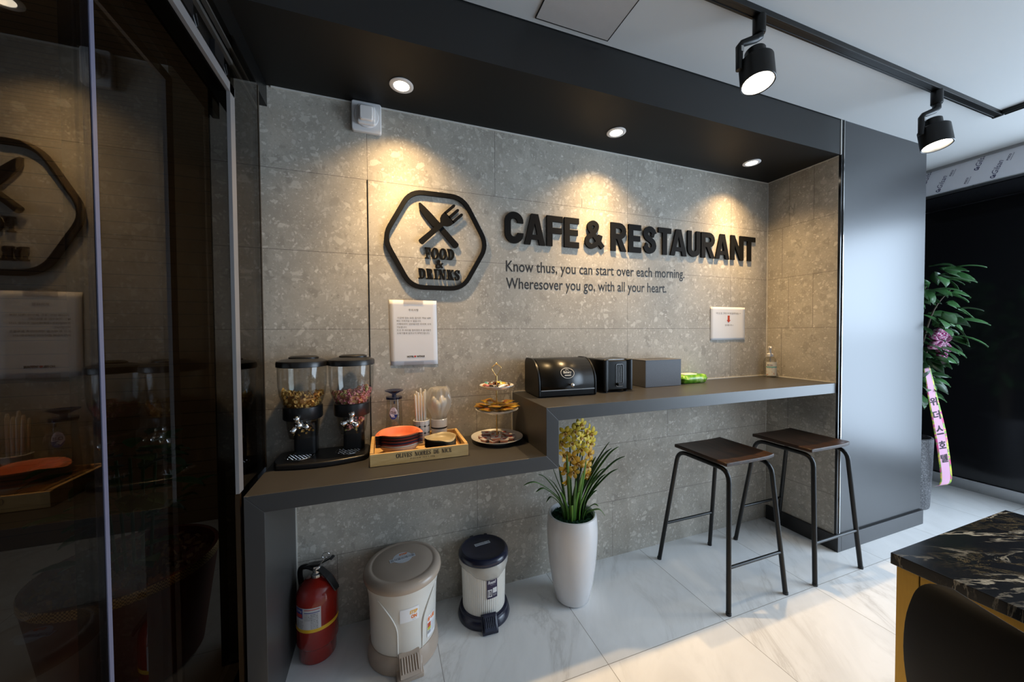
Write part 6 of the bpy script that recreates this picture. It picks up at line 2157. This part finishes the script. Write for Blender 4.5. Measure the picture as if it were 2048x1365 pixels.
# pink congratulation ribbon hanging from the plant, and its gingham bow
t = thing('ribbon', 'long pink ribbon with black Korean lettering hanging over the granite pot', 'ribbon', (3.50, -0.375, 0.0))
RB = bez([(-0.03, 0.0, 1.02), (-0.012, -0.01, 0.92), (0.012, -0.015, 0.82), (0.060, -0.020, 0.68), (0.105, -0.025, 0.53), (0.132, -0.030, 0.40), (0.150, -0.035, 0.27), (0.132, -0.035, 0.215), (0.085, -0.025, 0.205)], 6)
wdir = Vector((0.86, -0.45, 0.22)).normalized()
bm = bm_new()
rows = []
for i, p in enumerate(RB):
    p = Vector(p)
    q = i / (len(RB) - 1)
    hw = 0.036 * (0.55 + 0.45 * min(1, q * 2.2))
    rows.append([bm.verts.new(p + wdir * hw * e) for e in (-1, -0.68, 0.68, 1)])
for a, b in zip(rows, rows[1:]):
    for j in range(3):
        bm.faces.new((a[j], b[j], b[j + 1], a[j + 1])).material_index = 0 if j == 1 else 1
q = NT('ribbon_border'); co = q.coord('Object')
q.set(color=q.ramp(q.noise(co, 26, 2), [(0.38, (0.62, 0.04, 0.20)), (0.48, (0.10, 0.34, 0.03)), (0.58, (0.62, 0.55, 0.05)), (0.66, (0.55, 0.05, 0.25))]), rough=0.5)
o = obj('band', bm, [pm('ribbon_pink', (0.78, 0.42, 0.60), 0.5, var=0.02), q.m], t, smooth=80)
so = o.modifiers.new('solid', 'SOLIDIFY'); so.thickness = 0.0008; so.offset = 0
bm = bm_new()
def on_rib(s0):
    def f(u, v, w):
        s = max(0, min(len(RB) - 1.001, s0 - v / 0.0255))
        i = int(s); k = s - i
        p = Vector(RB[i]).lerp(Vector(RB[i + 1]), k)
        n = (Vector(RB[i + 1]) - Vector(RB[i])).normalized().cross(wdir).normalized()
        if n.y > 0:
            n = -n
        return p + wdir * u + n * 0.0018
    return f
for ch, s0 in (('위', 14.6), ('더', 18.6), ('스', 22.8), ('호', 27.2), ('텔', 31.6)):
    add_text(bm, ch, on_rib(s0), -0.021, 0.0, 0.042, 0.064, bold=0.02)
obj('lettering', bm, M_INK, t, recalc=False)
t = thing('gift_bow', 'magenta and white gingham bow tied on the tall potted plant', 'bow', (3.575, -0.375, 1.20))
gg = NT('magenta_gingham'); co = gg.coord('Object'); ck = gg.new('ShaderNodeTexChecker'); gg.link(co, ck.inputs[0]); ck.inputs['Scale'].default_value = 85
ck.inputs[1].default_value = (0.42, 0.02, 0.20, 1); ck.inputs[2].default_value = (0.74, 0.56, 0.66, 1)
gg.set(color=ck.outputs[0], rough=0.5)
for k, (a, l, wd) in enumerate(((20, 0.105, 0.022), (65, 0.10, 0.02), (-35, 0.11, 0.022), (150, 0.10, 0.02), (200, 0.11, 0.022), (-70, 0.12, 0.02), (105, 0.085, 0.02))):
    bm = bm_new()
    d = Vector((math.cos(R(a)), 0, math.sin(R(a)))); up = Vector((0, -1, 0)); s = d.cross(up)
    pts = [Vector((0, 0, 0)), d * l * 0.5 + s * 0.022, d * l * 0.92 + s * 0.016, d * l - s * 0.004, d * l * 0.85 - s * 0.022, d * l * 0.45 - s * 0.018, Vector((0, 0, 0))]
    P = bez([tuple(p) for p in pts], 5)
    V = [(bm.verts.new(Vector(p) + up * (wd * 0.0)), bm.verts.new(Vector(p) + up * wd * 2)) for p in P]
    for x, y in zip(V, V[1:]):
        bm.faces.new((x[0], x[1], y[1], y[0]))
    o = obj('loop', bm, gg.m, t, smooth=80)
    so = o.modifiers.new('solid', 'SOLIDIFY'); so.thickness = 0.0008

# protective film on the lintel, printed over and over
t = thing('protective_film', 'lilac white protective film printed with dark lettering on the steel lintel', 'film', (XF, -0.4, 2.275))
bm = bm_new(); add_box(bm, (-0.0015, -0.5, 0.006), (-0.0005, 1.2, 0.176))
obj('sheet', bm, pm('film_lilac', (0.78, 0.78, 0.83), 0.35, var=0.03), t)
rs = random.Random(2)
th = R(70)
for i in range(9):
    for j in range(2):
        y0 = 0.62 - i * 0.125 - j * 0.055
        z0 = 0.012 + j * 0.082
        def ff(u, v, w, y0=y0, z0=z0):
            return Vector((-0.0022, y0 - (u * math.cos(th) - v * math.sin(th)), z0 + u * math.sin(th) + v * math.cos(th)))
        bm = bm_new()
        if (i + j) % 2 == 0:
            add_text(bm, 'Gilsan', ff, 0.028, 0.0, 0.082, 0.027, mi=0, shear=0.15); add_text(bm, 'Gs', ff, 0.0, 0.0, 0.024, 0.023, mi=0, bold=0.04)
        else:
            add_text(bm, 'POSCO', ff, 0.012, 0.004, 0.040, 0.010, mi=0, bold=0.03); add_text(bm, 'Stainless Steel', ff, 0.012, -0.006, 0.046, 0.006, mi=0)
        obj('printed_mark', bm, pm('film_navy_print', (0.05, 0.05, 0.12), 0.6), t)

# planter standing in the dark room behind the glass doors
t = thing('round_planter', 'dark red round planter with gold mesh rim behind the glass doors', 'planter', (-0.93, 0.09, 0.0))
bm = bm_new()
add_lathe(bm, [(0.20, 0.0), (0.21, 0.01), (0.262, 0.375), (0.262, 0.405), (0.25, 0.405), (0.245, 0.37), (0.0001, 0.37)], seg=56, cap1=False)
obj('pot', bm, pm('dark_red_pot', (0.16, 0.030, 0.018), 0.5, var=0.1), t, smooth=40)
bm = bm_new(); add_lathe(bm, [(0.2635, 0.372), (0.2655, 0.376), (0.2655, 0.402), (0.2635, 0.406)], cap0=False, cap1=False, seg=56)
q = NT('gold_mesh'); co = q.coord('Object'); ck = q.new('ShaderNodeTexChecker'); q.link(q.mapping(co, rot=(0, 0, 0)), ck.inputs[0]); ck.inputs['Scale'].default_value = 170
ck.inputs[1].default_value = (0.80, 0.56, 0.22, 1); ck.inputs[2].default_value = (0.20, 0.11, 0.03, 1); q.set(color=ck.outputs[0], rough=0.4, metal=0.3)
obj('mesh_rim', bm, q.m, t, smooth=40)
bm = bm_new()
rs = random.Random(4)
for i in range(420):
    a, r = rs.uniform(0, 6.28), 0.243 * math.sqrt(rs.random())
    p = Vector((r * math.cos(a), r * math.sin(a), 0.372 + rs.uniform(0, 0.012)))
    e = Euler((rs.uniform(0, 6), rs.uniform(0, 6), rs.uniform(0, 6))).to_matrix()
    vs = [bm.verts.new(p + e @ Vector(c)) for c in ((-0.012, -0.006, 0), (0.012, -0.006, 0), (0.014, 0.006, 0.003), (-0.010, 0.006, 0.002))]
    bm.faces.new(vs)
so_ = obj('bark_chips', bm, pm('bark_chip_brown', (0.30, 0.15, 0.05), 0.8, var=0.4, scale=20), t, recalc=False); so_['kind'] = 'stuff'
bm = bm_new()
for i in range(70):
    a = rs.uniform(0, 6.28); z = rs.uniform(0.42, 0.86); r = rs.uniform(0.02, 0.16)
    ovate(bm, Vector((r * math.cos(a), r * math.sin(a), z)), Vector((math.cos(a), math.sin(a), rs.uniform(-0.3, 0.6))), Vector((0, 0, 1)), rs.uniform(0.08, 0.14), 0.06)
for i in range(5):
    add_tube(bm, [(0.02 * i - 0.04, 0.01 * i, 0.37), (0.03 * i - 0.06, 0.02 * i - 0.03, 0.8)], 0.005, 6)
obj('foliage', bm, lm, t, smooth=80, recalc=False)
